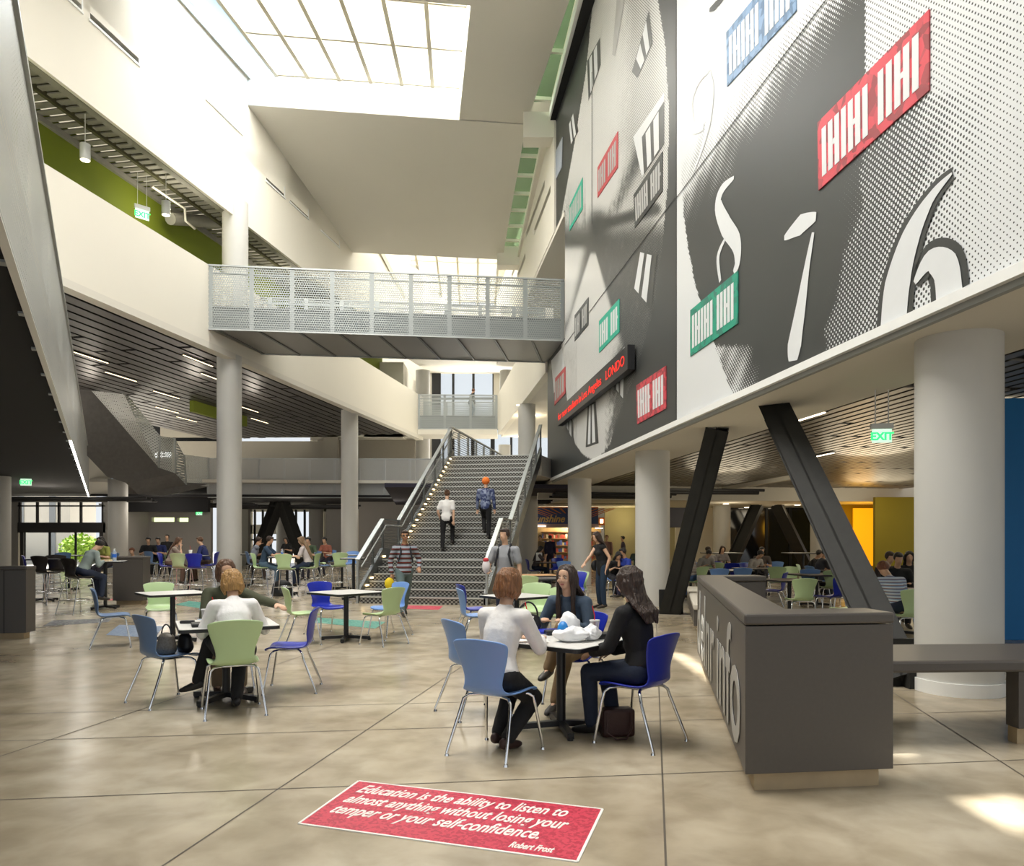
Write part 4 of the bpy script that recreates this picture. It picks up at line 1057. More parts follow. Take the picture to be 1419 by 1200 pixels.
# white light slot along the ceiling edge
t = thing('light_slot', (0, 0, 0), 0, 'long white channel with green glass running beside the sloped ceiling', 'light slot')
P0, P1, P2 = Vector((2.35, 21.0, 16.25)), Vector((1.3, 27.2, 16.0)), Vector((.35, 36.0, 14.7))
m = MB().use(white); m.bar(Vector((2.3, 17, 16.45)), Vector((1.45, 26.5, 16.45)), .28, .3); m.build('white_channel', parent=t)
m = MB().use(cream); m.bar(Vector((1.2, 27.6, 16.2)), Vector((.32, 36, 14.85)), .22, .3); m.build('white_channel', parent=t)
gg = mat('green_glass', (.16, .34, .16), .3, emit=(.2, .4, .2), estr=.25)
gl2 = glassy('green_clear_glass', (.30, .45, .30), .6)
m = MB().use(gl2); m.add([(1.35, 17, 16.9), (2.2, 17, 16.9), (1.35, 26.6, 16.9), (.5, 26.6, 16.9)], [(0, 1, 2, 3)]); m.build('green_glass', parent=t)
m = MB().use(gl2); m.add([(.42, 27.8, 16.5), (1.15, 27.8, 16.5), (.25, 36, 15.2), (-.4, 36, 15.2)], [(0, 1, 2, 3)]); m.build('green_glass', parent=t)
for i in range(8):
    f_ = i / 7; p = Vector((.45, 27.8, 16.4)).lerp(Vector((-.42, 36, 15.1)), f_); m = MB().use(cream); m.bar(p, p + Vector((1.3, .1, 0)), .10, .12); m.build('crossbar', parent=t)
for i in range(4):
    p = Vector((1.45, 18.5, 16.8)).lerp(Vector((.6, 26.2, 16.8)), i / 3); m = MB().use(cream); m.bar(p, p + Vector((.9, .1, 0)), .10, .12); m.build('crossbar', parent=t)
for Y_, x_ in ((27.0, 1.3), (36.0, .2)):
    m = MB().use(cream); m.box(x_ - .9, x_ + 1.1, Y_ - .5, Y_ + .2, 15.6 - (Y_ > 30) * 1.2, 16.5 - (Y_ > 30) * 1.2); m.build('corbel', parent=t)
m = MB().use(black); m.prism([Vector((2.3, 17, 16.2)), Vector((2.75, 17, 16.2)), Vector((1.55, 26.9, 16.2)), Vector((1.3, 26.9, 16.2))], (0, 0, .02)); m.build('painted_dark_gap', parent=t)  # thin black sheet, the shade of the gap put into its colour
# conduits on the gallery ceiling
t = thing('ceiling_pipes', (0, 0, 0), 0, 'pale duct and pipes under the metal deck beside the gallery column', 'pipes')
def gp(px, py, dep): Y = onb(px, py, dep); return at(px, Y, zat(py, Y))
m = MB().tube([gp(236, 303, 2.0), gp(303, 308, 2.0)], .2, 12); m.build('duct', deckm, t)
m = MB().tube([gp(210, 258, 1.6), gp(256, 289, 1.6), gp(257, 306, 1.6), gp(270, 317, 1.6)], .04, 8); m.build('pipe', cream2, t)
# ================= outside =================
m = MB().use(mat('outdoor_paving', (.6, .58, .54), .8)); m.box(-60, 40, 62.2, 90, -.1, -.02); m.box(-60, -21.6, 38.5, 62, -.05, .004); struct(m.build('ground_outside'))
bd = mat('outdoor_building', (.62, .60, .56), .8)
t = thing('outdoor_building', (-30, 48, 0), 0, 'pale grey building seen through the glazed doors', 'building')
m = MB().use(bd)
m.box(-14, 2.0, 0, 3, 0, 12); m.build('wall', parent=t)
m = MB().use(mat('outdoor_dark_window', (.25, .27, .3), .4))
for x in (-6, -3.5, -1, 1): m.box(x - .3, x + .1, -.05, 0, .5, 5)
m.build('tall_windows', parent=t)
t = thing('leafy_shrub', at(112, 42), 0, 'bright green leafy shrub outside the glazed doors', 'shrub')
lf = mat('shrub_leaf', (.30, .48, .04), .6, noise=.4, nscale=5); m = MB().use(lf); rr = random.Random(3)
for i in range(900):
    a = rr.uniform(0, 2 * PI); u_ = rr.uniform(-1, 1); r_ = .85 * rr.uniform(.5, 1); c = Vector((math.cos(a) * math.sqrt(1 - u_ * u_) * r_ * 1.3, math.sin(a) * math.sqrt(1 - u_ * u_) * r_, 1.05 + u_ * r_ * .95))
    d = Vector((rr.uniform(-1, 1), rr.uniform(-1, 1), rr.uniform(-1, 1))).normalized() * .13; e_ = d.orthogonal().normalized() * .07
    m.add([c - d, c + e_, c + d, c - e_], [(0, 1, 2, 3)])
m.build('foliage', parent=t); m = MB().tube([(0, 0, 0), (0, 0, .9)], .06, 8); m.build('trunk', plinthm, t)
# ================= shell chairs =================
def shell_mesh(material, dz=0.0):
    prof = [(.235, .415, .20), (.225, .437, .215), (.17, .448, .222), (.08, .445, .222), (-.02, .438, .220), (-.10, .437, .212), (-.155, .447, .195), (-.19, .475, .172), (-.208, .52, .158),
            (-.215, .58, .166), (-.222, .64, .186), (-.232, .70, .208), (-.246, .76, .226), (-.262, .81, .236), (-.272, .838, .226), (-.279, .853, .19)]
    nu = 12; vs = []; n = len(prof)
    for i, (y, z, w) in enumerate(prof):
        back = max(0, min(1, (i - 6) / 3))
        for j in range(nu + 1):
            t = -1 + 2 * j / nu
            cu = (.045 * t * t) * back; up = (.022 * abs(t) ** 3) * (1 - back); 
            top = -.018 * t * t if i >= n - 2 else 0
            vs.append((t * w, y + cu, z + up + top + dz))
    fs = [(i * (nu + 1) + j, (i + 1) * (nu + 1) + j, (i + 1) * (nu + 1) + j + 1, i * (nu + 1) + j + 1) for i in range(n - 1) for j in range(nu)]
    me = bpy.data.meshes.new('shell'); me.from_pydata(vs, [], fs); me.materials.append(material)
    o = bpy.data.objects.new('tmp', me); C.objects.link(o)
    s = o.modifiers.new('s', 'SOLIDIFY'); s.thickness = .014; s.offset = 0
    s = o.modifiers.new('u', 'SUBSURF'); s.levels = 1; s.render_levels = 1
    r = evaluated(o); bpy.data.objects.remove(o)
    for p in r.polygons: p.use_smooth = True
    return r
def split_shell(me):
    "seat and backrest as two meshes cut at the bend"
    out = []
    for part in (0, 1):
        bm = bmesh.new(); bm.from_mesh(me); z0 = min(v.co.z for v in bm.verts)
        kill = [f for f in bm.faces if ((f.calc_center_median().z - z0 > .085 and f.calc_center_median().y < -.1) == (part == 0))]
        bmesh.ops.delete(bm, geom=kill, context='FACES'); m2 = bpy.data.meshes.new('seat' if part == 0 else 'backrest'); bm.to_mesh(m2); bm.free()
        for mt in me.materials: m2.materials.append(mt)
        for p in m2.polygons: p.use_smooth = True
        out.append(m2)
    return out
leg_cache = {}
def chair_legs(dz):
    if dz in leg_cache: return leg_cache[dz]
    L_ = []
    for sx in (-1, 1):
        for sy in (1, -1):
            m = MB().use(chrome); k = 1 + dz * .25
            if sy > 0: pts = [(sx * .10, .10, .425 + dz), (sx * .175, .15, .42 + dz), (sx * .205, .175, .395 + dz), (sx * .215, .185, .34 + dz), (sx * .25 * k, .235 * k, .03), (sx * .25 * k, .238 * k, .012)]
            else: pts = [(sx * .10, -.08, .425 + dz), (sx * .17, -.11, .42 + dz), (sx * .20, -.135, .395 + dz), (sx * .21, -.15, .34 + dz), (sx * .25 * k, -.27 * k, .03), (sx * .25 * k, -.272 * k, .012)]
            m.tube(pts, .0115, 8); m.tube([(pts[-1][0], pts[-1][1], .016), (pts[-1][0], pts[-1][1], 0)], [.014, .018], 10)
            L_.append(m.mesh('leg'))
    m = MB().use(chrome); m.tube([(-.10, .10, .425 + dz), (-.10, -.08, .425 + dz)], .011, 8); m.tube([(.10, .10, .425 + dz), (.10, -.08, .425 + dz)], .011, 8); m.tube([(-.10, .10, .425 + dz), (.10, .10, .425 + dz)], .011, 8); m.tube([(-.1, -.08, .425 + dz), (.1, -.08, .425 + dz)], .011, 8)
    L_.append(m.mesh('seat_frame'))
    if dz:
        m = MB().use(chrome); z = .28; w = .245; m.tube([(-w, -.24, z), (-w - .0, .0, z), (-w, .22, z), (0, .25, z), (w, .22, z), (w, 0, z), (w, -.24, z), (0, -.25, z), (-w, -.24, z)], .010, 8, False)
        L_.append(m.mesh('foot_ring'))
    leg_cache[dz] = L_; return L_
shells = {}
def chair(loc, head, mt, lab, tall=False, group='shell chairs in the hall', flat=False, tilt=0):
    dz = .31 if tall else 0.0; key = (mt.name, dz)
    if key not in shells: shells[key] = split_shell(shell_mesh(mt, dz))
    t = thing('bar_chair' if tall else 'shell_chair', (loc[0], loc[1], 0), -math.radians(head), lab, 'bar chair' if tall else 'chair', 'tall shell chairs at the bar tables' if tall else group)
    for nm, me in zip(('seat', 'backrest'), shells[key]): link_mesh(nm, me, t)
    for me in chair_legs(dz): link_mesh(me.name.split('.')[0], me, t)
    return t
def table(loc, rz, lab, size=.88, hgt=.74, top=laminate, group='square pedestal tables', name='pedestal_table', base=.37, round_=False):
    t = thing(name, (loc[0], loc[1], 0), math.radians(rz), lab, 'table', group)
    s = size / 2
    def plate(z0, z1, e, mt):
        pts = []; r = .05
        for cxx, cyy, a0 in ((s - r, s - r, 0), (-s + r, s - r, 90), (-s + r, -s + r, 180), (s - r, -s + r, 270)):
            for k in range(5): a = math.radians(a0 + 22.5 * k); pts.append(Vector((cxx + (r + e) * math.cos(a), cyy + (r + e) * math.sin(a), z0)))
        return MB().use(mt).prism(pts, (0, 0, z1 - z0))
    plate(hgt - .006, hgt, -.006, top).build('table_top', parent=t); plate(hgt - .034, hgt - .004, 0, blackp).build('edge_band', parent=t)
    MB().use(blackp).cyl((0, 0), .038, .05, hgt - .034, 20).build('pedestal', parent=t)
    for a in range(4):
        an = math.radians(45 + 90 * a); m = MB().use(blackp); m.bar((0, 0, .055), (math.cos(an) * base, math.sin(an) * base, .035), .055, .045); m.cyl((math.cos(an) * base * .95, math.sin(an) * base * .95), .025, 0, .03, 10); m.build('foot', parent=t)
    return t
# --- group with three women
T1 = table((.40, 6.18), 20 + 33, 'square white topped table crowded with bags and cups between the three women', .90)
table((.0, 6.95), 30, 'second white topped table pushed against the three women table', .80) if False else None
C1 = chair((-.11, 5.52), 32, P_LB, 'light blue shell chair holding the woman in the white top')
C3 = chair((.97, 5.80), -49, P_RB, 'royal blue shell chair holding the woman in the black jacket')
chair((-.33, 6.75), 60, P_LB, 'light blue shell chair half hidden behind the woman in the white top')
C4 = chair((.62, 7.2), 208, P_RB, 'royal blue shell chair holding the woman in the denim jacket')
# --- group with two women
T2 = table((-2.76, 7.32), 26, 'square white topped table with cups and a tray before the blonde woman', .88)
C5 = chair((-2.50, 6.80), -25, P_GR, 'pale green shell chair facing away with the blonde woman on it')
chair((-3.29, 7.22), 40, P_GB, 'grey blue shell chair with handbags on its seat')
chair((-2.27, 7.80), 262, P_RB, 'royal blue shell chair turned side on at the table of the two women')
C9 = chair((-3.02, 7.98), 152, P_LB, 'light blue shell chair holding the brown haired woman in olive')
# --- empty table, left
table((-5.15, 11.5), 40, 'empty square table with four chairs near the grey floor plaque')
chair((-5.78, 10.95), 62, P_GB, 'grey blue chair at the near side of the first empty table'.replace('near side', 'camera side'))
chair((-5.62, 12.1), 150, P_GR, 'pale green chair on the far side of the first empty table')
chair((-4.62, 12.0), 235, P_RB, 'royal blue chair half behind the woman in olive at the first empty table')
# --- empty table, middle
table((-2.55, 11.65), 48, 'empty square table with four chairs in front of the staircase')
chair((-3.12, 11.2), 62, P_GR, 'pale green chair seen from behind at the second empty table')
chair((-3.02, 12.35), 135, P_RB, 'royal blue chair on the far side of the second empty table')
chair((-1.98, 12.25), 225, P_LB, 'light blue chair on the far side of the second empty table')
chair((-1.90, 11.2), -52, P_GR, 'pale green chair with its back to the staircase at the second empty table')
# --- cluster behind the three women
table(at(716, 10.9), 40, 'partly hidden table between the three women and the green chairs', .8)
chair(at(657, 11.9), 70, P_RB, 'royal blue chair behind the light blue one beside the stair foot')
chair(at(659, 10.9), 75, P_LB, 'light blue chair just behind the head of the woman in white')
chair(at(743, 11.9), 185, P_GR, 'pale green chair across the partly hidden table')
chair(at(759, 10.9), 235, P_GR, 'pale green chair next to the head of the woman in denim')
table(at(762, 15.8), 20, 'dark grey table behind the green chairs', .85, top=mat('dark_laminate', (.10, .10, .10), .4))
chair(at(719, 16.0), 70, P_LB, 'light blue chair at the dark grey table')
chair(at(734, 14.8), 15, P_GR, 'pale green chair at the dark grey table, its back toward us')
table(at(742, 17.2), 10, 'table with orange wood edge beyond the dark grey table', .9, top=mat('beech_top', (.62, .36, .16), .4))
chair(at(800, 16.5), 195, P_GR, 'pale green chair under the hand of the standing woman')
chair(at(797, 16.28), 192, P_RB, 'royal blue chair nested against the pale green chair the standing woman touches')
# --- bar tables left
def bart(px, Y, lab, rz=20, s=.75, z=1.06): return table(at(px, Y), rz, lab, s, z, group='high bar tables', name='bar_table', base=.34)
bart(146, 16.9, 'high table with a water bottle where the student writes', 20, .8)
bart(62, 19.0, 'high table among the dark stools beside the glazed doors')
bart(96, 23.0, 'farther high table behind the dark stools'); 
bart(262, 22.6, 'high table with white cup between two facing students', 0, .95)
bart(398, 21.2, 'high table between the boy in teal and the long haired girl', 8, .95)
bart(350, 25.0, 'high table by the tall column where a man leans'); bart(474, 23.5, 'high table with a dark top near the second tall column', 20, .9); bart(490, 19.6, 'small black high table beside the staircase newel', 0, .6)
tl = lambda px, Y, hd, mt, lab: chair(at(px, Y), hd, mt, lab, True)
tl(108, 15.8, 25, P_BK, 'dark bar chair of the writing student, nearest of the bar chairs')
tl(64, 18.0, 10, P_BK, 'black bar chair before the glazed doors'); tl(80, 19.2, -20, P_BK, 'black bar chair overlapping a grey blue one'); tl(83, 22.0, 170, P_GB, 'grey blue bar chair in front of the glazed doors')
tl(48, 18.6, 60, P_RB, 'dark blue bar chair at the table near the low wall'); 
tl(148, 21.5, 200, P_GB, 'grey bar chair of the girl in yellow green')
tl(232, 22.2, 80, P_RB, 'royal blue bar chair under the student in the brown vest'); tl(251, 21.2, 2, P_GR, 'pale green bar chair facing away beside the royal blue one'); tl(272, 21.0, -5, P_RB, 'royal blue bar chair facing away next to the tall column')
tl(291, 24.0, 260, P_GB, 'grey blue bar chair just left of the tall column'.replace('left of', 'beside')); tl(290, 21.9 + 1, 265, P_RB, 'bar chair under the student in navy')
tl(362, 21.0, 85, P_GR, 'pale green bar chair under the boy in teal'); tl(396, 20.2, 0, P_GR, 'pale green bar chair facing away at the high table of boy and girl'); tl(430, 21.0, 275, P_GR, 'pale green bar chair under the long haired girl')
tl(352, 24.2, 60, P_GB, 'bar chair under the man in grey with his hand on his face'); tl(449, 22.5, 60, P_GB, 'grey blue bar chair behind the long haired girl'); tl(470, 22.2, -20, P_GR, 'pale green bar chair before the second tall column'); tl(484, 24.5, 200, P_LB, 'light blue bar chair at the foot of the second tall column')
tl(440, 25.0, 90, P_GR, 'farthest pale green bar chair behind the long haired girl'); tl(214, 24.5, 30, P_GB, 'grey bar chair behind the low wall')
# --- market hall
fc = lambda px, Y, hd, mt, lab: chair(at(px, Y), hd, mt, lab)
ftb = lambda px, Y, lab, s=.85, rz=15: table(at(px, Y), rz, lab, s, top=mat('brown_laminate', (.16, .12, .09), .4))
ftb(760, 26.5, 'table of the student reading papers by the market', .9); fc(739, 26.6, 80, P_RB, 'royal blue chair of the student reading papers'); fc(782, 24.5, 10, P_LB, 'light blue chair before the market shelves'); fc(770, 28, 200, P_RB, 'royal blue chair behind the reading student table')
fc(845, 21.5, 30, P_GR, 'pale green chair behind the standing woman'); fc(866, 20.2, 300, P_RB, 'royal blue chair of the student drinking in a blue shirt'); ftb(856, 22.5, 'table of the student drinking in a blue shirt')
# --- dining room
fc(965, 19.6, -35, P_GR, 'pale green chair of the student in the striped polo'); fc(992, 23, 10, P_GR, 'pale green chair behind the grey shirted student')
fc(995, 18.4, 5, P_LB, 'light blue chair behind the counter corner, first of the two light blue'); fc(1027, 18.8, 5, P_LB, 'light blue chair behind the counter, beside the royal blue'); ftb(1010, 19.9, 'table behind the counter between light blue chairs', .95)
fc(1014, 22.5, 10, P_RB, 'dark blue chair in the shade behind the light blue pair'); fc(1026, 23, -10, P_LB, 'mid blue chair in the shade next to the dark blue one')
fc(1073, 16.2, -60, P_RB, 'royal blue chair just beyond the counter return'); fc(1077, 19.5, 20, P_GR, 'pale green chair behind the royal blue chair past the counter return'); fc(1104, 19.2, 160, P_GR, 'small pale green chair between tables in the dining room')
fc(1109, 13.8, 0, P_GR, 'pale green chair standing alone just behind the counter'); ftb(1094, 15.2, 'long dark table edge before the lone pale green chair', .9)
fc(1120, 18, 10, P_LB, 'light blue chair before the bearded man'); fc(1152, 17.3, 10, P_GR, 'pale green chair half behind a royal blue chair in the dining room'); fc(1152, 14.6, 330, P_RB, 'royal blue chair beside the leaning brace'); fc(1172, 16.8, 20, P_RB, 'royal blue chair touching the leaning brace')
fc(1178, 12.0, -30, P_GR, 'pale green chair close behind the counter, cut by the leaning brace'); fc(1262, 10.9, 5, P_GR, 'pale green chair of the student in plaid beside the thick column')
fc(1074, 24, 10, P_LB, 'grey blue chair far behind the pale green chairs')
ftb(1048, 21.2, 'table of the student in light grey', 1.0); ftb(1132, 17.6, 'brown table under the leaning brace', 1.1); ftb(1147, 20.2, 'table where the bearded man eats', 1.0); ftb(957, 21.4, 'table of the men in grey shirts', 1.0); ftb(1243, 12.3, 'table before the student in plaid', 1.0)
bart(1113, 25, 'thin high table before the dark windows', 0, 1.1, 1.1); bart(1000, 28, 'high table before the dark windows by the round column', 0, 1.3, 1.05)
# ================= people =================
SKINS = {'light': (.62, .38, .25), 'tan': (.48, .27, .16), 'mid': (.38, .20, .11)}
def skin(k): return mat('skin_' + k, SKINS[k], .5, noise=.06, nscale=20)
def cloth(n, c, r=.85, **k): return mat('cloth_' + n, c, r, noise=.10, nscale=14, bump=.25, bscale=45, **k)
def hairm(n, c):
    m = mat('hair_' + n, c, .42, noise=.5, nscale=9)
    nt = m.node_tree
    if not nt.nodes.get('strands'):
        tc = nt.nodes.new('ShaderNodeTexCoord'); mp = nt.nodes.new('ShaderNodeMapping'); mp.inputs['Scale'].default_value = (1, 1, .12)
        nz = nt.nodes.new('ShaderNodeTexNoise'); nz.name = 'strands'; nz.inputs['Scale'].default_value = 85; nz.inputs['Detail'].default_value = 2
        bp = nt.nodes.new('ShaderNodeBump'); bp.inputs['Strength'].default_value = 1.0; bp.inputs['Distance'].default_value = .02
        mx = [q for q in nt.nodes if q.type == 'MIX'][0]; nt.links.new(nz.outputs['Fac'], mx.inputs[0]); mx.inputs[6].default_value = (*[min(1, v * 1.9 + .01) for v in c], 1); mx.inputs[7].default_value = (*[v * .25 for v in c], 1)
        nt.links.new(tc.outputs['Object'], mp.inputs[0]); nt.links.new(mp.outputs[0], nz.inputs['Vector']); nt.links.new(nz.outputs['Fac'], bp.inputs['Height']); nt.links.new(bp.outputs['Normal'], nt.nodes['Principled BSDF'].inputs['Normal'])
    return m
class Blob:
    def __init__(s): s.m = MB()
    def tube(s, pts, rad, side=None, n=16):
        "tube of elliptical rings with rounded ends; rad: list of r or (ra, rb), ra along side"
        pts = [Vector(p) for p in pts]; k = len(pts)
        rad = [r if isinstance(r, tuple) else (r, r) for r in rad]
        P, R = [], []
        def tan(i): return (pts[min(i + 1, k - 1)] - pts[max(i - 1, 0)]).normalized()
        d0, d1 = tan(0), tan(k - 1)
        for f in (.95, .7, .35): e = math.sqrt(1 - f * f); P.append(pts[0] - d0 * min(rad[0]) * f); R.append((rad[0][0] * e, rad[0][1] * e))
        P += pts; R += rad
        for f in (.35, .7, .95): e = math.sqrt(1 - f * f); P.append(pts[-1] + d1 * min(rad[-1]) * f); R.append((rad[-1][0] * e, rad[-1][1] * e))
        T = [d0] * 3 + [tan(i) for i in range(k)] + [d1] * 3
        vs = []; sd = side
        for p, r, d in zip(P, R, T):
            if sd is None: sd = d.orthogonal().normalized()
            a = (sd - d * sd.dot(d)); a = a.normalized() if a.length > 1e-4 else d.orthogonal().normalized(); b_ = d.cross(a)
            vs += [p + a * math.cos(2 * PI * j / n) * r[0] + b_ * math.sin(2 * PI * j / n) * r[1] for j in range(n)]
        K = len(P); fs = [(i * n + j, i * n + (j + 1) % n, (i + 1) * n + (j + 1) % n, (i + 1) * n + j) for i in range(K - 1) for j in range(n)] + [tuple(range(n))[::-1], tuple(range((K - 1) * n, K * n))]
        s.m.add(vs, fs)
    def ell(s, c, r, M=None): s.m.ell(c, r, 18, 12, M)
    def build(s, name, voxel, material, parent, smooth=3, lump=0, seed=0):
        me = s.m.mesh(name); o = bpy.data.objects.new('tmp', me); C.objects.link(o)
        r = o.modifiers.new('r', 'REMESH'); r.mode = 'VOXEL'; r.voxel_size = voxel; r.use_smooth_shade = True
        q = o.modifiers.new('s', 'SMOOTH'); q.factor = .5; q.iterations = smooth
        m2 = evaluated(o); bpy.data.objects.remove(o); bpy.data.meshes.remove(me)
        if lump:
            from mathutils import noise as N
            for v in m2.vertices:
                d = N.noise(Vector((v.co.x * 22 + seed, v.co.y * 22, v.co.z * 9))) + .5 * N.noise(v.co * 45)
                v.co += v.normal * d * lump
        for p in m2.polygons: p.use_smooth = True
        m2.materials.clear(); m2.materials.append(material); m2.name = name
        return link_mesh(name, m2, parent)
def ik(a, t, l1, l2, hint):
    d = t - a; L_ = min(d.length, (l1 + l2) * .995); L_ = max(L_, abs(l1 - l2) + .02); dn = d.normalized()
    x = (l1 * l1 - l2 * l2 + L_ * L_) / (2 * L_); h = math.sqrt(max(0, l1 * l1 - x * x))
    hv = hint - dn * hint.dot(dn); hv = hv.normalized() if hv.length > 1e-4 else dn.orthogonal()
    return a + dn * x + hv * h, a + dn * L_
V = Vector
def person(loc, heading, lab, pose, top, bottom, hair, hairc, sk='light', shoes=(.03, .025, .02), sleeve='long', fine=.016, s=1.0, name='person', extras=(), female=True, longc=None, topmat=None, legs_bare=False, group=None):
    t = thing(name, (loc[0], loc[1], 0), -math.radians(heading), lab, 'person', group)
    g = lambda k, d: pose.get(k, d)
    sit = g('sit', None)
    P = V(g('P', (0, 0, .93))) if sit is None else V((0, -.025, sit + .10))
    lean = math.radians(g('lean', 3 if sit is None else 12)); tw = math.radians(g('twist', 0)); sl = math.radians(g('side', 0))
    up = V((math.sin(sl), math.sin(lean), math.cos(lean) * math.cos(sl))).normalized()
    R = (Matrix.Rotation(tw, 3, 'Z') @ V((1, 0, 0))); R = (R - up * R.dot(up)).normalized(); F = up.cross(R)
    N = P + up * .50 * s; chest = P + up * .33 * s; waist = P + up * .15 * s
    hp = math.radians(g('pitch', lean * 57 * .6)); hy = math.radians(g('yaw', 0)); roll = math.radians(g('roll', 0))
    HM = Matrix.Rotation(-hy, 3, 'Z') @ Matrix.Rotation(-hp, 3, 'X') @ Matrix.Rotation(roll, 3, 'Y')
    hu, hf, hr = HM @ V((0, 0, 1)), HM @ V((0, 1, 0)), HM @ V((1, 0, 0))
    Hc = N + up * .07 * s + hu * .115 * s + hf * .012
    sw = (.165 if female else .19) * s
    SHl, SHr = N - up * .055 * s - R * sw, N - up * .055 * s + R * sw
    def hand_t(side, key):
        v = g(key, None)
        if v is not None: return V(v)
        sh = SHl if side < 0 else SHr
        return sh + V((side * .05, .06, -.52 * s)) if sit is None else V((side * .14, .30, (sit or 0) + .20))
    hl, hr_ = hand_t(-1, 'hl'), hand_t(1, 'hr')
    ua, fa = .275 * s, .245 * s
    ELl, WRl = ik(SHl, hl, ua, fa, V((-.5, -.6, -.5))); ELr, WRr = ik(SHr, hr_, ua, fa, V((.5, -.6, -.5)))
    hw = .088 * s; Ra = V((1, 0, 0))
    HPl, HPr = P - Ra * hw, P + Ra * hw
    if sit is None: dl, dr = V((-.10, 0, .08)), V((.10, 0, .08))
    else: dl, dr = V((-.12, .36, .08)), V((.12, .36, .08))
    fl_, fr_ = V(g('fl', dl)), V(g('fr', dr))
    th, sh_ = .425 * s, .415 * s
    KNl, ANl = ik(HPl, fl_, th, sh_, V((g('kl', -.1), 1, .6 if sit is not None else .1))); KNr, ANr = ik(HPr, fr_, th, sh_, V((g('kr', .1), 1, .6 if sit is not None else .1)))
    toes = [V(g('tl', (0, 1, -.12))).normalized(), V(g('tr', (0, 1, -.12))).normalized()]
    fem = .95 if female else 1.05
    # --- body: one continuous skin
    b = Blob()
    b.tube([P, waist, chest, N - up * .05, N + up * .01], [(.145 * s, .10 * s), (.115 * s * fem, .085 * s), (.14 * s * fem, .10 * s), (.125 * s * fem, .075 * s), (.055, .055)], R)
    b.tube([N - up * .06, N + up * .04, Hc - hu * .06], [.062 * s, .05 * s, .05 * s], R)
    b.tube([SHl, SHr], [.052 * s, .052 * s])
    b.ell(Hc + hu * .028 - hf * .010, (.073 * s, .090 * s, .086 * s), HM); b.ell(Hc - hu * .035 + hf * .018, (.058 * s, .066 * s, .068 * s), HM); b.ell(Hc - hu * .075 + hf * .045, (.030, .030, .026), HM)
    if fine < .014:
        b.tube([Hc + hf * .080 + hu * .012, Hc + hf * .092 - hu * .018], [.0065, .0105]); b.ell(Hc + hf * .085 - hu * .022, (.016, .010, .008), HM)
        for q in (-1, 1): b.ell(Hc + hr * q * .074 - hf * .008, (.009, .018, .028), HM); b.ell(Hc + hr * q * .036 + hf * .066 - hu * .022, (.022, .018, .020), HM)
    else: b.ell(Hc + hf * .09 - hu * .012, (.012, .016, .018), HM)
    for S_, E_, W_, side in ((SHl, ELl, WRl, -1), (SHr, ELr, WRr, 1)):
        b.tube([S_, S_.lerp(E_, .5), E_], [.047 * s, .043 * s, .036 * s]); b.tube([E_, E_.lerp(W_, .35), W_], [.037 * s, .037 * s, .025 * s])
        d = (W_ - E_).normalized()
        hd = g('hdl' if side < 0 else 'hdr', None); d = V(hd).normalized() if hd else d
        pn = V(g('pnl' if side < 0 else 'pnr', (0, 0, -1))); pn = (pn - d * pn.dot(d)); pn = pn.normalized() if pn.length > .05 else d.orthogonal().normalized(); sdv = d.cross(pn)
        if sdv.dot(R) * side > 0: ths = -1
        else: ths = 1
        pc = W_ + d * .045
        b.tube([W_, W_ + d * .03, W_ + d * .078], [(.024, .020), (.034, .015), (.038, .013)], sdv)
        cu = g('curl', .5)
        if fine < .03:
            fr2 = .0088 if fine < .012 else .011
            for k, ln in enumerate((.066, .076, .070, .055)):
                o_ = (k - 1.5) * -.0195 * ths * -1
                p0 = W_ + d * .076 + sdv * o_; d1 = (d * math.cos(cu * .5) + pn * math.sin(cu * .5) + sdv * o_ * 2).normalized(); p1 = p0 + d1 * ln * .45; d2 = (d * math.cos(cu * 1.3) + pn * math.sin(cu * 1.3)).normalized(); p2 = p1 + d2 * ln * .32; d3 = (d * math.cos(cu * 1.9) + pn * math.sin(cu * 1.9)).normalized(); p3 = p2 + d3 * ln * .24
                b.tube([p0 - d * .01, p0, p1, p2, p3], [fr2, fr2, fr2 * .95, fr2 * .88, fr2 * .8], None, 8)
            q0 = W_ + d * .022 + sdv * .026 * ths; q1 = q0 + (d * .7 + sdv * ths * .7 + pn * .3).normalized() * .036; q2 = q1 + (d * .95 + sdv * ths * .2 + pn * .4).normalized() * .028
            b.tube([W_ + d * .015, q0, q1, q2], [.014, .013, fr2 * 1.1, fr2 * .95], None, 8)
    for H_, K_, A_, td in ((HPl, KNl, ANl, toes[0]), (HPr, KNr, ANr, toes[1])):
        b.tube([H_, H_.lerp(K_, .5), K_], [.082 * s, .070 * s, .053 * s]); b.tube([K_, K_.lerp(A_, .3), K_.lerp(A_, .7), A_], [.053 * s, .055 * s, .041 * s, .034 * s]); b.tube([A_ - V((0, 0, .02)), A_ - V((0, 0, .045)) + td * .13], [.035, .03])
    b.build('body', max(.007, fine * .8) if fine < .014 else fine, skin(sk), t, 2)
    # --- clothes
    ft = fine * 1.05; c = Blob(); pf = g('loose', 1.0)
    tm = topmat or cloth('%.2f_%.2f_%.2f' % top, top)
    lowh = g('hem', 0.0)
    hem = P - up * (.04 + lowh)
    if sit is not None: hem = P + up * .01
    c.tube([hem + up * .04, P + up * .075, waist, chest, N - up * .065, N - up * .02], [(.172 * s * pf, .128 * s * pf), (.160 * s * pf, .120 * s * pf), (.135 * s * fem * pf, .105 * s * pf), (.157 * s * fem * pf, .118 * s * pf), (.140 * s * fem, .088 * s), (.075, .07)], R)
    if female: 
        for q in (-1, 1): c.ell(chest + up * .0 + F * .075 + R * q * .062, (.062, .055, .062))
    c.tube([SHl + up * .0, SHr], [.064 * s, .064 * s])
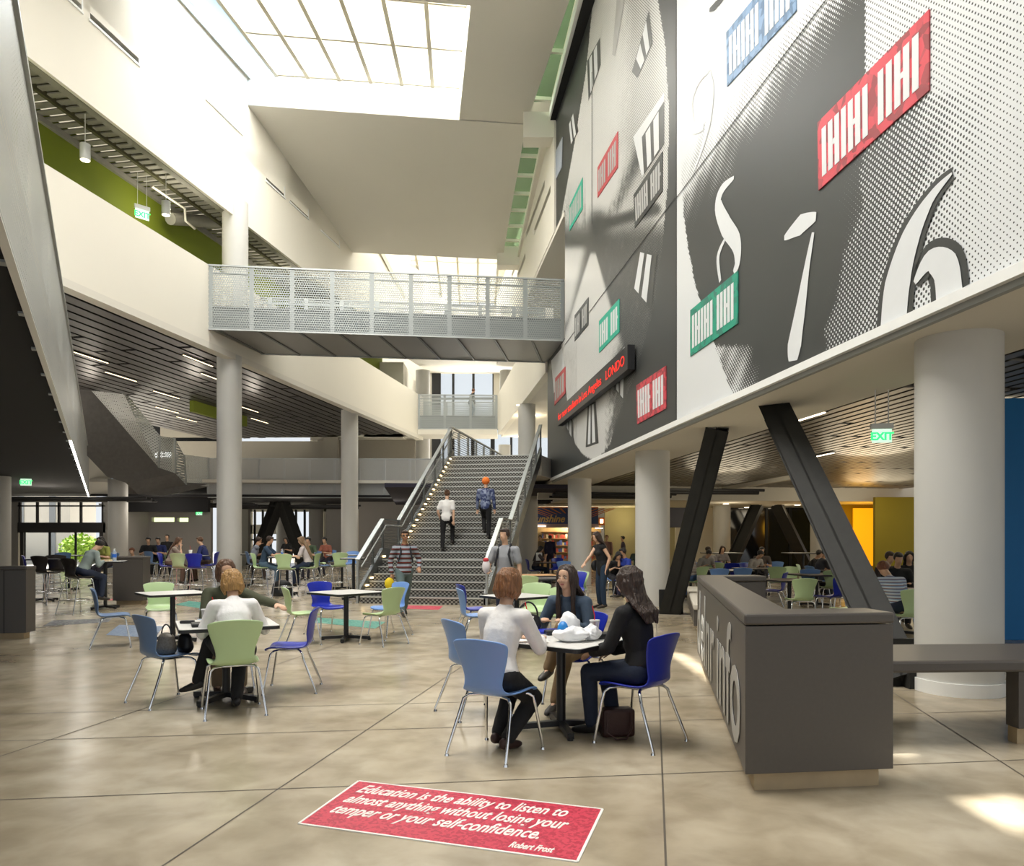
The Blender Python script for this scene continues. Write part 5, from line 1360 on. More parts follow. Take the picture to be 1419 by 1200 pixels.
    for S_, E_, W_ in ((SHl, ELl, WRl), (SHr, ELr, WRr)):
        if sleeve == 'none': continue
        if sleeve == 'short': c.tube([S_, S_.lerp(E_, .35), S_.lerp(E_, .68)], [.064 * s, .062 * s, .064 * s])
        else:
            k = 1.0 if sleeve == 'long' else .55
            c.tube([S_, S_.lerp(E_, .5), E_], [.063 * s, .058 * s, .052 * s]); c.tube([E_, E_.lerp(W_, .4 * k), E_.lerp(W_, .93 * k)], [.052 * s, .050 * s, .040 * s])
    top_o = c.build('shirt' if sleeve != 'jacket' else 'jacket', ft, tm, t, 2, .003 if fine < .014 else 0)
    c = Blob(); c.tube([P + V((0, 0, -.02 if sit is None else .025)), P + up * .06], [(.160 * s, .118 * s), (.145 * s, .105 * s)], Ra)
    for H_, K_, A_, td in ((HPl, KNl, ANl, toes[0]), (HPr, KNr, ANr, toes[1])):
        fl2 = g('flare', 1.0)
        c.tube([H_, H_.lerp(K_, .5), K_], [.097 * s, .084 * s, .068 * s]); c.tube([K_, K_.lerp(A_, .4), K_.lerp(A_, g('cuff', .95))], [.068 * s, .064 * s * fl2, .054 * s * fl2])
    c.build('trousers', ft, cloth('%.2f_%.2f_%.2f' % bottom, bottom), t, 2, .003 if fine < .014 else 0)
    for A_, td in ((ANl, toes[0]), (ANr, toes[1])):
        c = Blob(); a = A_ - V((0, 0, .035)); sdv = td.cross(V((0, 0, 1))); sdv = sdv.normalized() if sdv.length > .1 else V((1, 0, 0))
        c.tube([a - td * .045 + V((0, 0, .01)), a + td * .04 + V((0, 0, .0)), a + td * .13 - V((0, 0, .008)), a + td * .175 - V((0, 0, .010))], [(.036, .042), (.040, .040), (.042, .030), (.028, .022)], sdv)
        c.build('shoe', min(.014, ft), mat('shoe_%.2f_%.2f' % shoes[:2], shoes, .5), t, 2)
    # --- hair
    hm = hairm(hairc[0], hairc[1]); c = Blob(); hf_ = .0065 if fine < .0125 else .0085 if fine < .0145 else min(fine, .013)
    HV = lambda x, y, z: Hc + hr * x * s + hf * y * s + hu * z * s
    rh = random.Random(len(lab)); lockm = fine < .0145
    if hair != 'cap':
        c.ell(HV(0, -.034, .030), (.084 * s, .082 * s, .088 * s), HM); c.ell(HV(0, -.012, .070), (.076 * s, (.086 if hair == 'short' else .074) * s, .046 * s), HM)
    if hair == 'short':
        c.ell(HV(0, .042, .082), (.060, .045, .028), HM)
        for q in (-1, 1): c.ell(HV(q * .068, -.005, .03), (.018, .04, .042), HM)
    if hair in ('bob', 'long', 'wavy', 'longlock') and not lockm:
        for q in (-1, 1): c.tube([HV(q * .045, .048, .085), HV(q * .072, .030, .045), HV(q * .080, .0, -.01), HV(q * .078, -.015, -.07)], [.026, .030, .032, .028])
        c.tube([HV(0, -.05, .0), HV(0, -.055, -.06), HV(0, -.05, -.10)], [(.088, .060), (.088, .055), (.070, .040)], hr)
    if hair in ('long', 'longlock') and not lockm:
        ln = g('hairlen', .30); bk = HV(0, -.07, -.06); q1 = N - F * .095 * s - up * .02; q2 = N - F * .135 * s - up * ln
        c.tube([bk, q1, q1.lerp(q2, .5), q2], [(.085, .045), (.10, .042), (.09, .036), (.045, .018)], R)
    if lockm and hair in ('bob', 'long', 'wavy', 'longlock'):
        nl = 78; ln = g('hairlen', .30); wv = .016 if hair == 'wavy' else .004
        for i in range(nl):
            a = math.radians(48 + (360 - 96) * (i + rh.uniform(-.3, .3)) / (nl - 1)); sa, ca = math.sin(a), math.cos(a); out = rh.uniform(.95, 1.12 if hair == 'wavy' else 1.05)
            P_ = [HV(.012 * sa, -.012, .118), HV(.052 * sa * out, -.015 + .055 * ca, .104), HV(.083 * sa * out, -.015 + .090 * ca * out, .050), HV(.090 * sa * out, -.015 + .092 * ca * out, -.010)]
            if hair == 'bob':
                e_ = rh.uniform(.9, 1.08); P_ += [HV(.092 * sa * e_, -.018 + .085 * ca * e_, -.060), HV(.076 * sa * e_, -.018 + .068 * ca * e_, -.108 + rh.uniform(-.012, .012))]
            else:
                P_.append(HV(.092 * sa * out, -.018 + .080 * ca, -.075)); front = ca > -.05 and hair == 'longlock'
                L2 = (ln if hair != 'wavy' else .15) * rh.uniform(.8, 1.08); lat = sa * rh.uniform(.07, .11)
                if front: base = N + R * (.075 if sa > 0 else -.075) * rh.uniform(.8, 1.2) + F * .085; P_ += [base - up * .03, base + F * .035 - up * L2 * .55, base + F * .035 - R * sa * .01 - up * L2]
                else: base = N + R * lat * 1.1 - F * (.075 + .03 * abs(ca)); P_ += [base - up * .01, base - F * .045 - up * L2 * .5 + R * rh.uniform(-wv, wv), base - F * .055 - up * L2 - R * lat * .3]
            P_ = [p + V((rh.uniform(-wv, wv), rh.uniform(-wv, wv), rh.uniform(-wv, wv) * .5)) * (k > 1) for k, p in enumerate(P_)]
            k_ = rh.uniform(.6, 1.25); rd = [.010] + [.0125 * k_ for _ in P_[2:]] + [.004]
            c.tube(P_, rd, None, 7)
    if hair == 'tail': c.tube([HV(0, -.10, .02), HV(0, -.15, -.03), HV(0, -.14, -.16)], [.028, .032, .014])
    if hair == 'bun': c.ell(HV(0, -.11, .07), (.04, .04, .04))
    if hair == 'cap':
        c.ell(HV(0, -.03, .02), (.082, .078, .075), HM); c.build('hair', hf_, hm, t, 2)
        c = Blob(); c.ell(HV(0, -.008, .066), (.086 * s, .098 * s, .056 * s), HM); c.tube([HV(0, -.01, .045), HV(0, -.01, .050)], [(.115, .125), (.11, .12)], hr)
        c.build('hat', hf_, longc or cloth('orange_hat', (.85, .20, .03)), t, 1)
    else: c.build('hair', hf_, hm, t, 0 if fine < .0145 else 1, .004 if .0145 <= fine < .02 else 0, len(lab))
    # --- face
    if g('face', fine < .014):
        ey = mat('eye_white', (.75, .72, .68), .25); iris = mat('eye_iris', (.03, .015, .01), .15); lip = mat('lip', (.42, .13, .11), .4)
        for q in (-1, 1):
            m = MB().use(ey); m.ell(HV(q * .031, .0705, .008), (.0125, .009, .0048), 12, 8, HM); m.use(iris); m.ell(HV(q * .031, .0775, .008), (.0062, .003, .0047), 10, 6, HM); m.build('eye', parent=t)
            m = MB().use(hm); m.tube([HV(q * .014, .084, .024), HV(q * .032, .084, .030), HV(q * .050, .072, .023)], [.003, .0038, .002], 6); m.build('eyebrow', parent=t)
        m = MB().use(lip); m.ell(HV(0, .081, -.048), (.022, .007, .0045), 14, 6, HM); m.ell(HV(0, .080, -.056), (.018, .007, .005), 14, 6, HM); m.build('lips', parent=t)
    for e_ in extras: e_(t, dict(P=P, N=N, R=R, F=F, up=up, Hc=Hc, HV=HV, WRl=WRl, WRr=WRr, chest=chest, SHl=SHl, SHr=SHr, ANl=ANl, ANr=ANr))
    return t
def glasses(t, j):
    HV = j['HV']; m = MB().use(blackp)
    for q in (-1, 1): m.ell(HV(q * .032, .092, .008), (.022, .006, .015)); m.tube([HV(q * .05, .088, .012), HV(q * .078, -.005, .01)], .003, 6)
    m.build('glasses', parent=t)
def straps(t, j):
    m = MB().use(cloth('strap_black', (.015, .015, .02)))
    for q in (-1, 1):
        sp = j['N'] + j['R'] * q * .10; m.tube([sp - j['F'] * .12 - j['up'] * .08, sp - j['up'] * -.03, sp + j['F'] * .115 - j['up'] * .12, sp + j['F'] * .10 + j['R'] * q * .05 - j['up'] * .32], [.016, .018, .018, .014], 8)
    m.build('backpack_straps', parent=t)
def stripes(n, a, b2, sc=14.0, vert=False, plaid=False):
    m = mat('cloth_' + n, a, .85); nt = m.node_tree; L = nt.links; tc = nt.nodes.new('ShaderNodeTexCoord'); sp = nt.nodes.new('ShaderNodeSeparateXYZ'); L.new(tc.outputs['Object'], sp.inputs[0])
    mm = nt.nodes.new('ShaderNodeMath'); mm.operation = 'MULTIPLY'; mm.inputs[1].default_value = sc; L.new(sp.outputs[0 if vert else 2], mm.inputs[0]); fr_ = nt.nodes.new('ShaderNodeMath'); fr_.operation = 'FRACT'; L.new(mm.outputs[0], fr_.inputs[0])
    r = nt.nodes.new('ShaderNodeValToRGB'); r.color_ramp.interpolation = 'CONSTANT'; e = r.color_ramp.elements; e[0].position = 0; e[0].color = (*a, 1); e[1].position = .5; e[1].color = (*b2, 1); e.new(.75).color = (b2[0] * .5 + .1, b2[1] * .35, b2[2] * .25, 1)
    L.new(fr_.outputs[0], r.inputs[0]); L.new(r.outputs[0], nt.nodes['Principled BSDF'].inputs['Base Color']); return m
BLK = ('black', (.012, .009, .008)); DBR = ('dark_brown', (.035, .018, .011)); BRN = ('brown', (.10, .045, .02)); BLD = ('blonde', (.36, .20, .065)); AUB = ('auburn', (.20, .085, .03)); RED = ('reddish', (.16, .05, .02))
FA = .45
# --- three women at the near table
person((-.10, 5.53), 32, 'woman in white long sleeved top sitting with her back to us, auburn bob', dict(sit=FA, lean=14, hl=(-.10, .40, .78), hr=(.12, .42, .78), fl=(-.08, .12, .09), fr=(.06, .02, .09), yaw=5, pitch=12), (.80, .78, .76), (.008, .008, .009), 'bob', AUB, fine=.011, shoes=(.035, .014, .012))
person((.60, 7.18), 208, 'long haired woman in denim jacket looking across the table', dict(sit=FA, lean=22, hl=(-.10, .38, .80), hr=(.16, .36, .80), fl=(-.02, .50, .10), fr=(.12, .34, .36), yaw=6, pitch=4, kr=-.3), (.055, .085, .13), (.25, .17, .09), 'longlock', DBR, fine=.010, sleeve='long', shoes=(.04, .035, .03), sk='light')
person((.98, 5.80), -49, 'woman in black jacket with wavy dark hair seated in profile', dict(sit=FA, lean=10, hl=(-.12, .36, .66), hr=(.14, .34, .64), fl=(-.10, .38, .09), fr=(.10, .30, .09), yaw=-12, pitch=10), (.008, .008, .009), (.012, .02, .045), 'wavy', DBR, fine=.011, shoes=(.012, .01, .01))
# --- two women
person((-2.49, 6.82), -25, 'blonde woman in white shirt sitting with her back to us', dict(sit=FA, lean=30, hl=(-.14, .42, .79), hr=(.16, .44, .79), fl=(-.30, .42, .22), fr=(.02, .12, .09), yaw=-4, pitch=26, tl=(-.75, .6, -.25), hem=.05, loose=1.04), (.82, .81, .80), (.010, .010, .012), 'bob', BLD, fine=.012, shoes=(.012, .01, .01))
person((-3.03, 7.98), 152, 'brown haired woman in olive sweater behind the blonde woman', dict(sit=FA, lean=12, hl=(-.44, .50, .88), hr=(.10, .40, .80), yaw=0, pitch=14, fl=(-.1, .5, .09), fr=(.12, .42, .09)), (.055, .060, .030), (.22, .16, .10), 'bob', BRN, fine=.012, shoes=(.06, .03, .02))
# --- walking and standing
def tote(t, j):
    p = j['WRr'] + V((.05, .02, -.2)); m = MB().use(mat('yellow_bag', (.75, .55, .01), .6)); m.ell(p, (.10, .05, .12)); m.build('yellow_bag', parent=t)
person(fl(560, 853), 158, 'man in striped sweater and glasses striding past the staircase', dict(P=(0, 0, .91), lean=5, fl=(-.10, -.36, .12), fr=(.10, .30, .09), hl=(-.27, .16, .98), hr=(.26, .02, .86), yaw=8, kl=-.05, tl=(0, .7, -.7), pitch=4), (.2, .2, .2), (.10, .14, .14), 'short', DBR, sk='mid', female=False, fine=.013, topmat=stripes('striped_sweater', (.30, .34, .40), (.06, .035, .03), 11), extras=(glasses, straps, tote), s=1.03)
def held(t, j):
    p = j['WRr'] + V((.0, .1, .06)); m = MB().use(mat('wrapped_snack', (.75, .7, .68), .5)); m.ell(p, (.07, .05, .12)); m.use(mat('snack_red', (.6, .04, .05), .5)); m.ell(p + V((0, .01, .1)), (.05, .04, .04)); m.build('held_package', parent=t)
pm = at(701, 12.6); person((pm.x, pm.y), 200, 'young man in grey T-shirt with backpack straps near the stair foot', dict(lean=4, hr=(.20, .28, 1.05), hl=(-.26, .02, .84), yaw=18, fl=(-.1, .1, .08), fr=(.12, -.1, .08)), (.30, .31, .33), (.015, .02, .05), 'short', DBR, sleeve='short', female=False, fine=.014, extras=(straps, held), s=1.0)
def onstair(px, k):     # k: step index
    Yl = ys[k] + .15; xs = None
    # point on stair local y = Yl ; find local x matching px
    for i in range(100):
        x = SW * i / 99; w = st.matrix_world if False else frame(st_o, RZs); p = w @ V((x, Yl, 0)); q = CX + p.x * FX / p.y
        if q >= px: return V((p.x, p.y, (k + 1) * RH))
    return V((p.x, p.y, (k + 1) * RH))
p = onstair(617, 6); w1 = person((p.x, p.y), 8, 'woman in white T-shirt and black trousers climbing the stairs', dict(lean=8, P=(0, .02, .93), fr=(.1, .34, .30), fl=(-.1, -.05, .08), hl=(-.19, .12, .90), hr=(.21, .0, .86), pitch=10, kr=0), (.75, .74, .72), (.008, .008, .009), 'bun', BRN, sleeve='short', fine=.015, female=True); w1.location.z = p.z - .0
p = onstair(672, 8); w2 = person((p.x, p.y), 8, 'person in orange hat and patterned navy shirt climbing the stairs', dict(lean=4, fr=(.08, .0, .08), fl=(-.08, .24, .26), hl=(-.25, .08, .86), hr=(.25, .05, .86)), (.03, .05, .14), (.010, .010, .014), 'cap', DBR, fine=.015, female=False, sk='light', topmat=speck('patterned_navy', (.02, .035, .12), (.18, .22, .33), 18)); w2.location.z = p.z
def purse(t, j):
    m = MB().use(blackp); m.ell(j['P'] + V((.20, .05, .02)), (.06, .13, .13)); m.build('shoulder_bag', parent=t)
pw = fl(838, 843); person((pw.x - .05, pw.y), 245, 'long haired woman in black sleeveless top and jeans standing with a hand on a chair', dict(lean=10, hr=(.0, .58, .87), hl=(-.24, .05, .90), pitch=24, yaw=0, fl=(-.1, .02, .08), fr=(.12, .0, .08), hairlen=.42, hem=.12), (.010, .010, .012), (.012, .03, .06), 'long', DBR, sleeve='none', sk='light', fine=.014, extras=(purse,), s=1.0)
o = person(at(652, 46), 60, 'distant person in dark clothes leaning on the far footbridge rail', dict(lean=12, pitch=25), (.02, .025, .03), (.18, .24, .30), 'short', RED, fine=.022, female=False, s=1.12); o.location.z = 8.9
# --- seated in the distance
TB = .76
def seat(px, Y, hd, top, bot, hair, hc, lab, tall=False, sk='light', female=True, sleeve='short', **kw):
    sitz = (TB if tall else FA); fz = .32 if tall else .08
    po = dict(sit=sitz, lean=18, hl=(-.14, .38, sitz + .32), hr=(.14, .36, sitz + .32), pitch=18, fl=(-.1, .36, fz), fr=(.1, .34, fz), face=False); po.update(kw)
    return person(at(px, Y), hd, lab, po, top, bot, hair, hc, sk=sk, female=female, sleeve=sleeve, fine=.02)
seat(115, 16.0, 30, (.25, .30, .28), (.02, .03, .06), 'short', BLK, 'student with dark bowed head writing at the high table', True, lean=30, pitch=50, sleeve='long')
seat(148, 21.4, 200, (.28, .30, .06), (.02, .02, .03), 'long', BLK, 'dark haired girl in yellow green top behind the water bottle', True)
seat(189, 25.5, 180, (.30, .28, .25), (.03, .03, .04), 'short', RED, 'red haired student low behind the charcoal wall', female=False, lean=30)
seat(207, 26.5, 165, (.01, .01, .012), (.01, .01, .012), 'short', BLK, 'student in black sitting before the grey wall', True, female=False)
seat(221, 26.8, 170, (.02, .03, .12), (.01, .01, .012), 'short', BLK, 'dark haired student in blue behind the girl in brown vest', True, female=False)
person(at(232, 31), 175, 'dark figure standing before the grey wall with strip window', dict(face=False), (.01, .01, .015), (.01, .01, .012), 'short', BLK, fine=.022, female=False, s=1.02)
seat(236, 22.2, 80, (.28, .22, .18), (.12, .07, .05), 'long', BRN, 'girl in brown vest and white sleeves resting her chin on her hand', True, hr=(.05, .30, 1.32), lean=22)
seat(286, 23.3, 265, (.012, .02, .10), (.10, .06, .04), 'short', BRN, 'student in navy shirt facing the girl in the brown vest', True, female=False)
seat(350, 24.3, 60, (.22, .24, .28), (.05, .035, .03), 'short', DBR, 'man in grey with a hand to his face beside the tall column', True, female=False, sk='tan', hr=(.05, .22, 1.38))
seat(366, 21.0, 85, (.025, .05, .09), (.07, .12, .17), 'short', DBR, 'boy in teal T-shirt reaching over the high table', True, female=False, lean=14, hl=(-.1, .52, 1.14), hr=(.12, .50, 1.12), sk='tan')
seat(427, 21.0, 275, (.52, .46, .45), (.015, .02, .04), 'long', ('sandy', (.20, .12, .06)), 'long haired girl in flowered blouse facing the boy in teal', True, hairlen=.40)
seat(432, 24.6, 200, (.05, .08, .04), (.02, .02, .03), 'short', BLK, 'dark haired student behind the long haired girl', True, female=False)
seat(399, 34, 190, (.01, .01, .012), (.01, .01, .012), 'long', BLK, 'far figure in black seen between the crossed braces', True)
seat(454, 27, 200, (.35, .12, .08), (.02, .02, .03), 'short', BLK, 'distant student in red brown near the second tall column', True)
seat(742, 26.6, 80, (.10, .08, .08), (.012, .02, .035), 'long', BLK, 'student reading a white sheet beside the stair underside', hl=(-.1, .36, .95), hr=(.1, .36, .95))
person(at(762, 34), 20, 'dark dressed shopper standing at the market shelves', dict(face=False), (.02, .02, .06), (.015, .015, .04), 'short', BLK, fine=.024, female=False)
person(at(749, 35), 200, 'shop worker behind the market shelves in a tan shirt', dict(face=False), (.30, .22, .12), (.05, .04, .03), 'short', BLK, fine=.024, female=False)
person(at(841, 33), 200, 'short haired person standing beyond the standing woman', dict(face=False), (.35, .20, .16), (.03, .03, .04), 'short', RED, fine=.024, female=False)
person(at(864, 36), 270, 'dark clad person walking past the khaki wall', dict(face=False, fl=(-.1, .25, .08), fr=(.1, -.2, .1), P=(0, 0, .9)), (.10, .09, .13), (.03, .03, .05), 'short', BLK, fine=.024, female=False)
seat(851, 20.6, 170, (.015, .012, .015), (.015, .015, .02), 'long', BLK, 'black haired girl bent forward behind the standing woman', lean=35, pitch=40)
seat(872, 20.3, 250, (.02, .05, .35), (.02, .02, .05), 'short', BLK, 'student in bright blue shirt drinking beside the pale column', female=False, sk='tan', hr=(.05, .28, 1.08))
seat(884, 26, 200, (.04, .06, .05), (.02, .02, .03), 'short', BLK, 'person in dark green at the edge of the pale round column', female=False, lean=0)
seat(961, 15.8, -35, (.30, .30, .30), (.05, .10, .22), 'short', ('ginger', (.14, .06, .03)), 'student in grey striped polo and jeans at the end of the counter', female=False, topmat=None) if False else person(at(962, 19.7), -35, 'student in striped grey polo and jeans behind the low bench', dict(sit=FA, lean=26, pitch=30, face=False, hl=(-.1, .4, .8), hr=(.12, .4, .8)), (.3, .3, .3), (.05, .10, .22), 'short', RED, fine=.018, female=False, sleeve='short', topmat=stripes('striped_polo', (.42, .41, .40), (.24, .23, .23), 26))
seat(974, 22.6, 165, (.26, .25, .24), (.04, .05, .08), 'short', BLK, 'man in grey facing the student in the striped polo', female=False, lean=30, pitch=45)
seat(986, 24, -20, (.30, .28, .27), (.03, .04, .06), 'short', DBR, 'broad backed man in grey shirt in the dining room', female=False)
seat(999, 26, 180, (.20, .18, .18), (.03, .03, .04), 'long', DBR, 'girl facing the men in grey shirts')
seat(1040, 21.9, 150, (.38, .36, .34), (.04, .04, .05), 'short', BLK, 'student in light grey leaning over the dining room table', female=False, lean=32, pitch=40, sleeve='long')
seat(1056, 23.5, 200, (.10, .08, .07), (.03, .03, .04), 'short', BLK, 'student in brown behind the one in light grey', female=False)
seat(1118, 21, 120, (.008, .008, .01), (.01, .01, .015), 'short', BLK, 'student in black beside the bearded man', female=False, lean=30, pitch=30)
seat(1132, 20.0, 80, (.035, .04, .05), (.03, .04, .06), 'short', BLK, 'bearded man in charcoal T-shirt eating at the dining room table', female=False, sk='tan', lean=22, pitch=24, hr=(.05, .34, .98))
seat(1164, 20.4, 260, (.25, .15, .08), (.04, .03, .03), 'short', BRN, 'person facing the bearded man, half behind the leaning brace')
person(at(1248, 11.2), -10, 'student in blue and white plaid shirt seated beside the thick column', dict(sit=FA, lean=34, pitch=45, face=False, hl=(-.15, .42, .8), hr=(.14, .42, .8)), (.4, .5, .6), (.02, .03, .06), 'short', RED, fine=.015, female=False, topmat=stripes('plaid_shirt', (.62, .68, .74), (.24, .36, .55), 22))
seat(1240, 13.6, 190, (.015, .012, .012), (.01, .01, .01), 'short', BLK, 'dark haired person in black facing the student in plaid', female=False, sleeve='long', loose=1.2)
seat(1258, 15, 200, (.012, .01, .01), (.01, .01, .01), 'long', BLK, 'person in a bulky black coat next to the yellow wall', sleeve='long', loose=1.25)
seat(1224, 14.6, 170, (.02, .012, .012), (.01, .01, .01), 'short', DBR, 'third dark figure at the table by the yellow wall', female=False, sleeve='long', loose=1.2)

def under(px, Y, hd, mt, lab, tall=False): chair(at(px, Y), hd, mt, lab, tall)
under(189, 25.5, 180, P_GB, 'grey blue chair under the red haired student by the grey wall'); under(207, 26.5, 165, P_BK, 'black bar chair under the student in black by the grey wall', True)
under(221, 26.8, 170, P_GR, 'pale green bar chair under the student in blue by the grey wall', True); under(432, 24.6, 200, P_GB, 'grey blue bar chair under the dark haired student behind the girl', True)
under(399, 34, 190, P_BK, 'black bar chair under the far figure between the braces', True); under(454, 27, 200, P_LB, 'light blue bar chair under the distant student in red brown', True)
under(851, 20.6, 170, P_LB, 'light blue chair under the black haired girl bent forward'); under(884, 26, 200, P_GR, 'pale green chair under the person in dark green')
under(974, 22.6, 165, P_LB, 'light blue chair under the man in grey facing the polo shirt'); under(986, 24, -20, P_RB, 'royal blue chair under the broad backed man in grey'); under(999, 26, 180, P_GR, 'pale green chair under the girl facing the grey shirts')
under(1040, 21.9, 150, P_RB, 'royal blue chair under the leaning student in light grey'); under(1056, 23.5, 200, P_LB, 'light blue chair under the student in brown'); under(1118, 21, 120, P_GR, 'pale green chair under the student in black beside the bearded man')
under(1132, 20.0, 80, P_LB, 'light blue chair under the bearded man'); under(1164, 20.4, 260, P_GR, 'pale green chair under the person facing the bearded man'); under(1240, 13.6, 190, P_RB, 'royal blue chair under the dark haired person facing the plaid shirt')
under(1258, 15, 200, P_LB, 'light blue chair under the bulky black coat'); under(1224, 14.6, 170, P_RB, 'royal blue chair under the third dark figure by the yellow wall')
# ================= small things =================
def cup(p, lab, body, straw=True, r=.042, h_=.115, fill=None):
    t = thing('drink_cup', p, 0, lab, 'cup')
    MB().tube([(0, 0, 0), (0, 0, h_)], [r * .75, r], 20).build('cup_body', body, t); MB().cyl((0, 0), r * 1.06, h_, h_ + .010, 20).build('lid', mat('cup_lid', (.8, .8, .8), .3), t)
    if straw: MB().tube([(0, 0, h_ * .3), (.0, 0, h_ + .05), (-.02, 0, h_ + .13)], .0045, 8).build('straw', mat('red_straw', (.7, .02, .02), .4), t)
clearcup = glassy('clear_cup', (.9, .88, .88), .55); bluecup = mat('blue_paper_cup', (.01, .03, .42), .4)
ZT1 = .74
cup((.13, 6.36, ZT1), 'blue paper cup with yellow mark and red straw beside the woman in white', bluecup, True, .05, .15)
m = MB().use(mat('yellow_mark', (.85, .55, .02), .5)); m.add([(-.03, -.052, .03), (.03, -.05, .055), (-.025, -.055, .085)], [(0, 1, 2)]); m.build('yellow_mark', parent=C.objects['drink_cup'])
cup((.70, 6.42, ZT1), 'clear plastic cup with red straw between denim woman and black jacket', clearcup)
cup((-3.0, 7.42, .74), 'clear cup of drink at the table of the blonde woman', clearcup, False); cup((-2.90, 7.38, .74), 'clear cup with tall red straw at the table of the blonde woman', clearcup, True)
plastic = mat('white_plastic_bag', (.85, .86, .88), .35)
def bag(p, sc, lab, seed, decal=False):
    from mathutils import noise as N
    t = thing('plastic_bag', p, 0, lab, 'bag', None); m = MB().use(plastic); m.ell((0, 0, sc[2]), sc, 40, 24); me = m.mesh('bag_film'); 
    for v in me.vertices:
        d = N.noise(v.co * 14 + V((seed, 0, 0))) * .035 + N.noise(v.co * 34 + V((0, seed, 0))) * .014
        v.co += v.co.normalized() * d; v.co.z = max(.002, v.co.z)
    link_mesh('bag_film', me, t); return t
bag((.46, 5.98, ZT1), (.15, .09, .055), 'crumpled white plastic bag lying flat at the table edge', 3)
t = bag((.47, 6.20, ZT1), (.085, .07, .10), 'upright white plastic bag with blue print on the crowded table', 9)
m = MB().use(mat('bag_blue_print', (.02, .22, .62), .4)); m.ell((-.05, -.03, .07), (.052, .055, .075)); m.use(mat('bag_yellow_print', (.8, .6, .05), .4)); m.ell((-.07, -.075, .04), (.02, .02, .02)); m.build('blue_print', parent=t)
bag((.63, 6.05, ZT1), (.08, .06, .06), 'small white knotted bag beside the dark food box', 15)
def box_item(name, p, sz, mt, lab, cat, rz=0, bev=.006):
    m = MB().use(mt); m.box(-sz[0] / 2, sz[0] / 2, -sz[1] / 2, sz[1] / 2, 0, sz[2]); o = m.build(name, loc=p, rz=rz, bevel=bev); return tag(o, lab, cat)
box_item('notebook', (.27, 6.55, ZT1), (.30, .20, .025), mat('blue_folder', (.01, .03, .5), .4), 'blue folder lying on the crowded table', 'folder', .1)
box_item('food_box', (.74, 6.20, ZT1), (.20, .16, .045), blackp, 'black food container near the black jacket', 'container', .3, .015)
box_item('food_box', (.36, 6.42, ZT1), (.16, .12, .04), blackp, 'black food container beside the blue folder', 'container', .2, .012)
box_item('paper_sheet', (.12, 6.10, ZT1), (.24, .30, .004), white, 'white paper sheet in front of the woman in white', 'paper', .5, 0)
box_item('serving_tray', (-2.82, 7.10, .74), (.34, .22, .03), blackp, 'black tray on the table of the blonde woman', 'tray', .45)
box_item('sunglasses_case', (-3.12, 7.28, .74), (.13, .06, .03), blackp, 'small black case on the table of the blonde woman', 'case', .2, .01)
box_item('paper_sheet', (-3.0, 7.62, .74), (.2, .28, .004), mat('pale_blue_paper', (.55, .65, .8), .6), 'pale blue paper on the table of the two women', 'paper', .9, 0)
def handbag(p, rz, sc, mt, lab, handle=True):
    t = thing('handbag', p, rz, lab, 'bag'); b = Blob(); b.tube([(0, 0, sc[2] * .25), (0, 0, sc[2] * .75)], [(sc[0], sc[1]), (sc[0] * .85, sc[1] * .7)], V((1, 0, 0)))
    b.build('bag_body', .012, mt, t, 2)
    if handle: MB().tube([(sc[0] * .6 * math.cos(a), 0, sc[2] * .85 + sc[2] * .55 * math.sin(a)) for a in [PI * i / 12 for i in range(13)]], .007, 8).build('handle', blackp, t)
    return t
handbag((-3.32, 7.28, .45), -.5, (.12, .08, .20), mat('snakeskin_bag', (.16, .14, .11), .5, noise=.7, nscale=60), 'patterned grey handbag on the grey blue chair')
handbag((-3.20, 7.42, .45), -.6, (.10, .07, .18), blackp, 'small black handbag beside the patterned one')
leather = mat('brown_leather', (.045, .015, .012), .45, bump=.5, bscale=40)
t = thing('leather_bag', (.83, 5.98, 0), .15, 'dark brown leather handbag on the floor under the royal blue chair', 'bag')
MB().use(leather).box(-.13, .13, -.07, .07, 0, .22).build('bag_body', parent=t, bevel=.025); MB().tube([(-.10 + .0, -.08, .2), (-.12, -.13, .06), (-.05, -.16, .012), (.03, -.15, .012), (.08, -.12, .08), (.09, -.08, .2)], .007, 8).build('handle', leather, t)
t = thing('black_bag', (.14, 6.62, ZT1), .3, 'black handbag with high loop handle behind the blue cup', 'bag')
b = Blob(); b.tube([(0, 0, .05), (0, 0, .12)], [(.13, .06), (.11, .04)], V((1, 0, 0))); b.build('bag_body', .012, blackp, t); MB().tube([(.09 * math.cos(a), 0, .13 + .13 * math.sin(a)) for a in [PI * i / 12 for i in range(13)]], .008, 8).build('handle', blackp, t)
def bottle(p, lab, r=.035, h_=.22):
    t = thing('water_bottle', p, 0, lab, 'bottle'); MB().tube([(0, 0, 0), (0, 0, h_ * .7), (0, 0, h_ * .85), (0, 0, h_ * .9)], [r, r, r * .5, r * .4], 16).build('bottle_body', glassy('bottle_plastic', (.8, .88, .95), .6), t)
    MB().cyl((0, 0), r * 1.03, h_ * .28, h_ * .55, 16).build('label_band', mat('blue_band', (.03, .15, .6), .4), t); MB().cyl((0, 0), r * .45, h_ * .9, h_, 12).build('cap', white, t)
pb2 = at(158.5, 17.0, 1.06); bottle(pb2, 'water bottle with blue band on the high table by the writing student', .045, .28)
bottle(at(391, 21.0, 1.06), 'water bottle on the high table between boy and girl')
box_item('open_book', at(140, 16.8, 1.06), (.4, .28, .03), mat('manila_paper', (.75, .6, .35), .6), 'open notebook on the high table of the writing student', 'book', .2, 0)
box_item('paper_sheet', at(400, 21.1, 1.06), (.4, .3, .02), white, 'papers spread on the high table of boy and girl', 'paper', .2, 0)
cup(at(264, 22.4, 1.06), 'white paper cup on the high table before the girl in brown vest', white, True, .05, .16); 
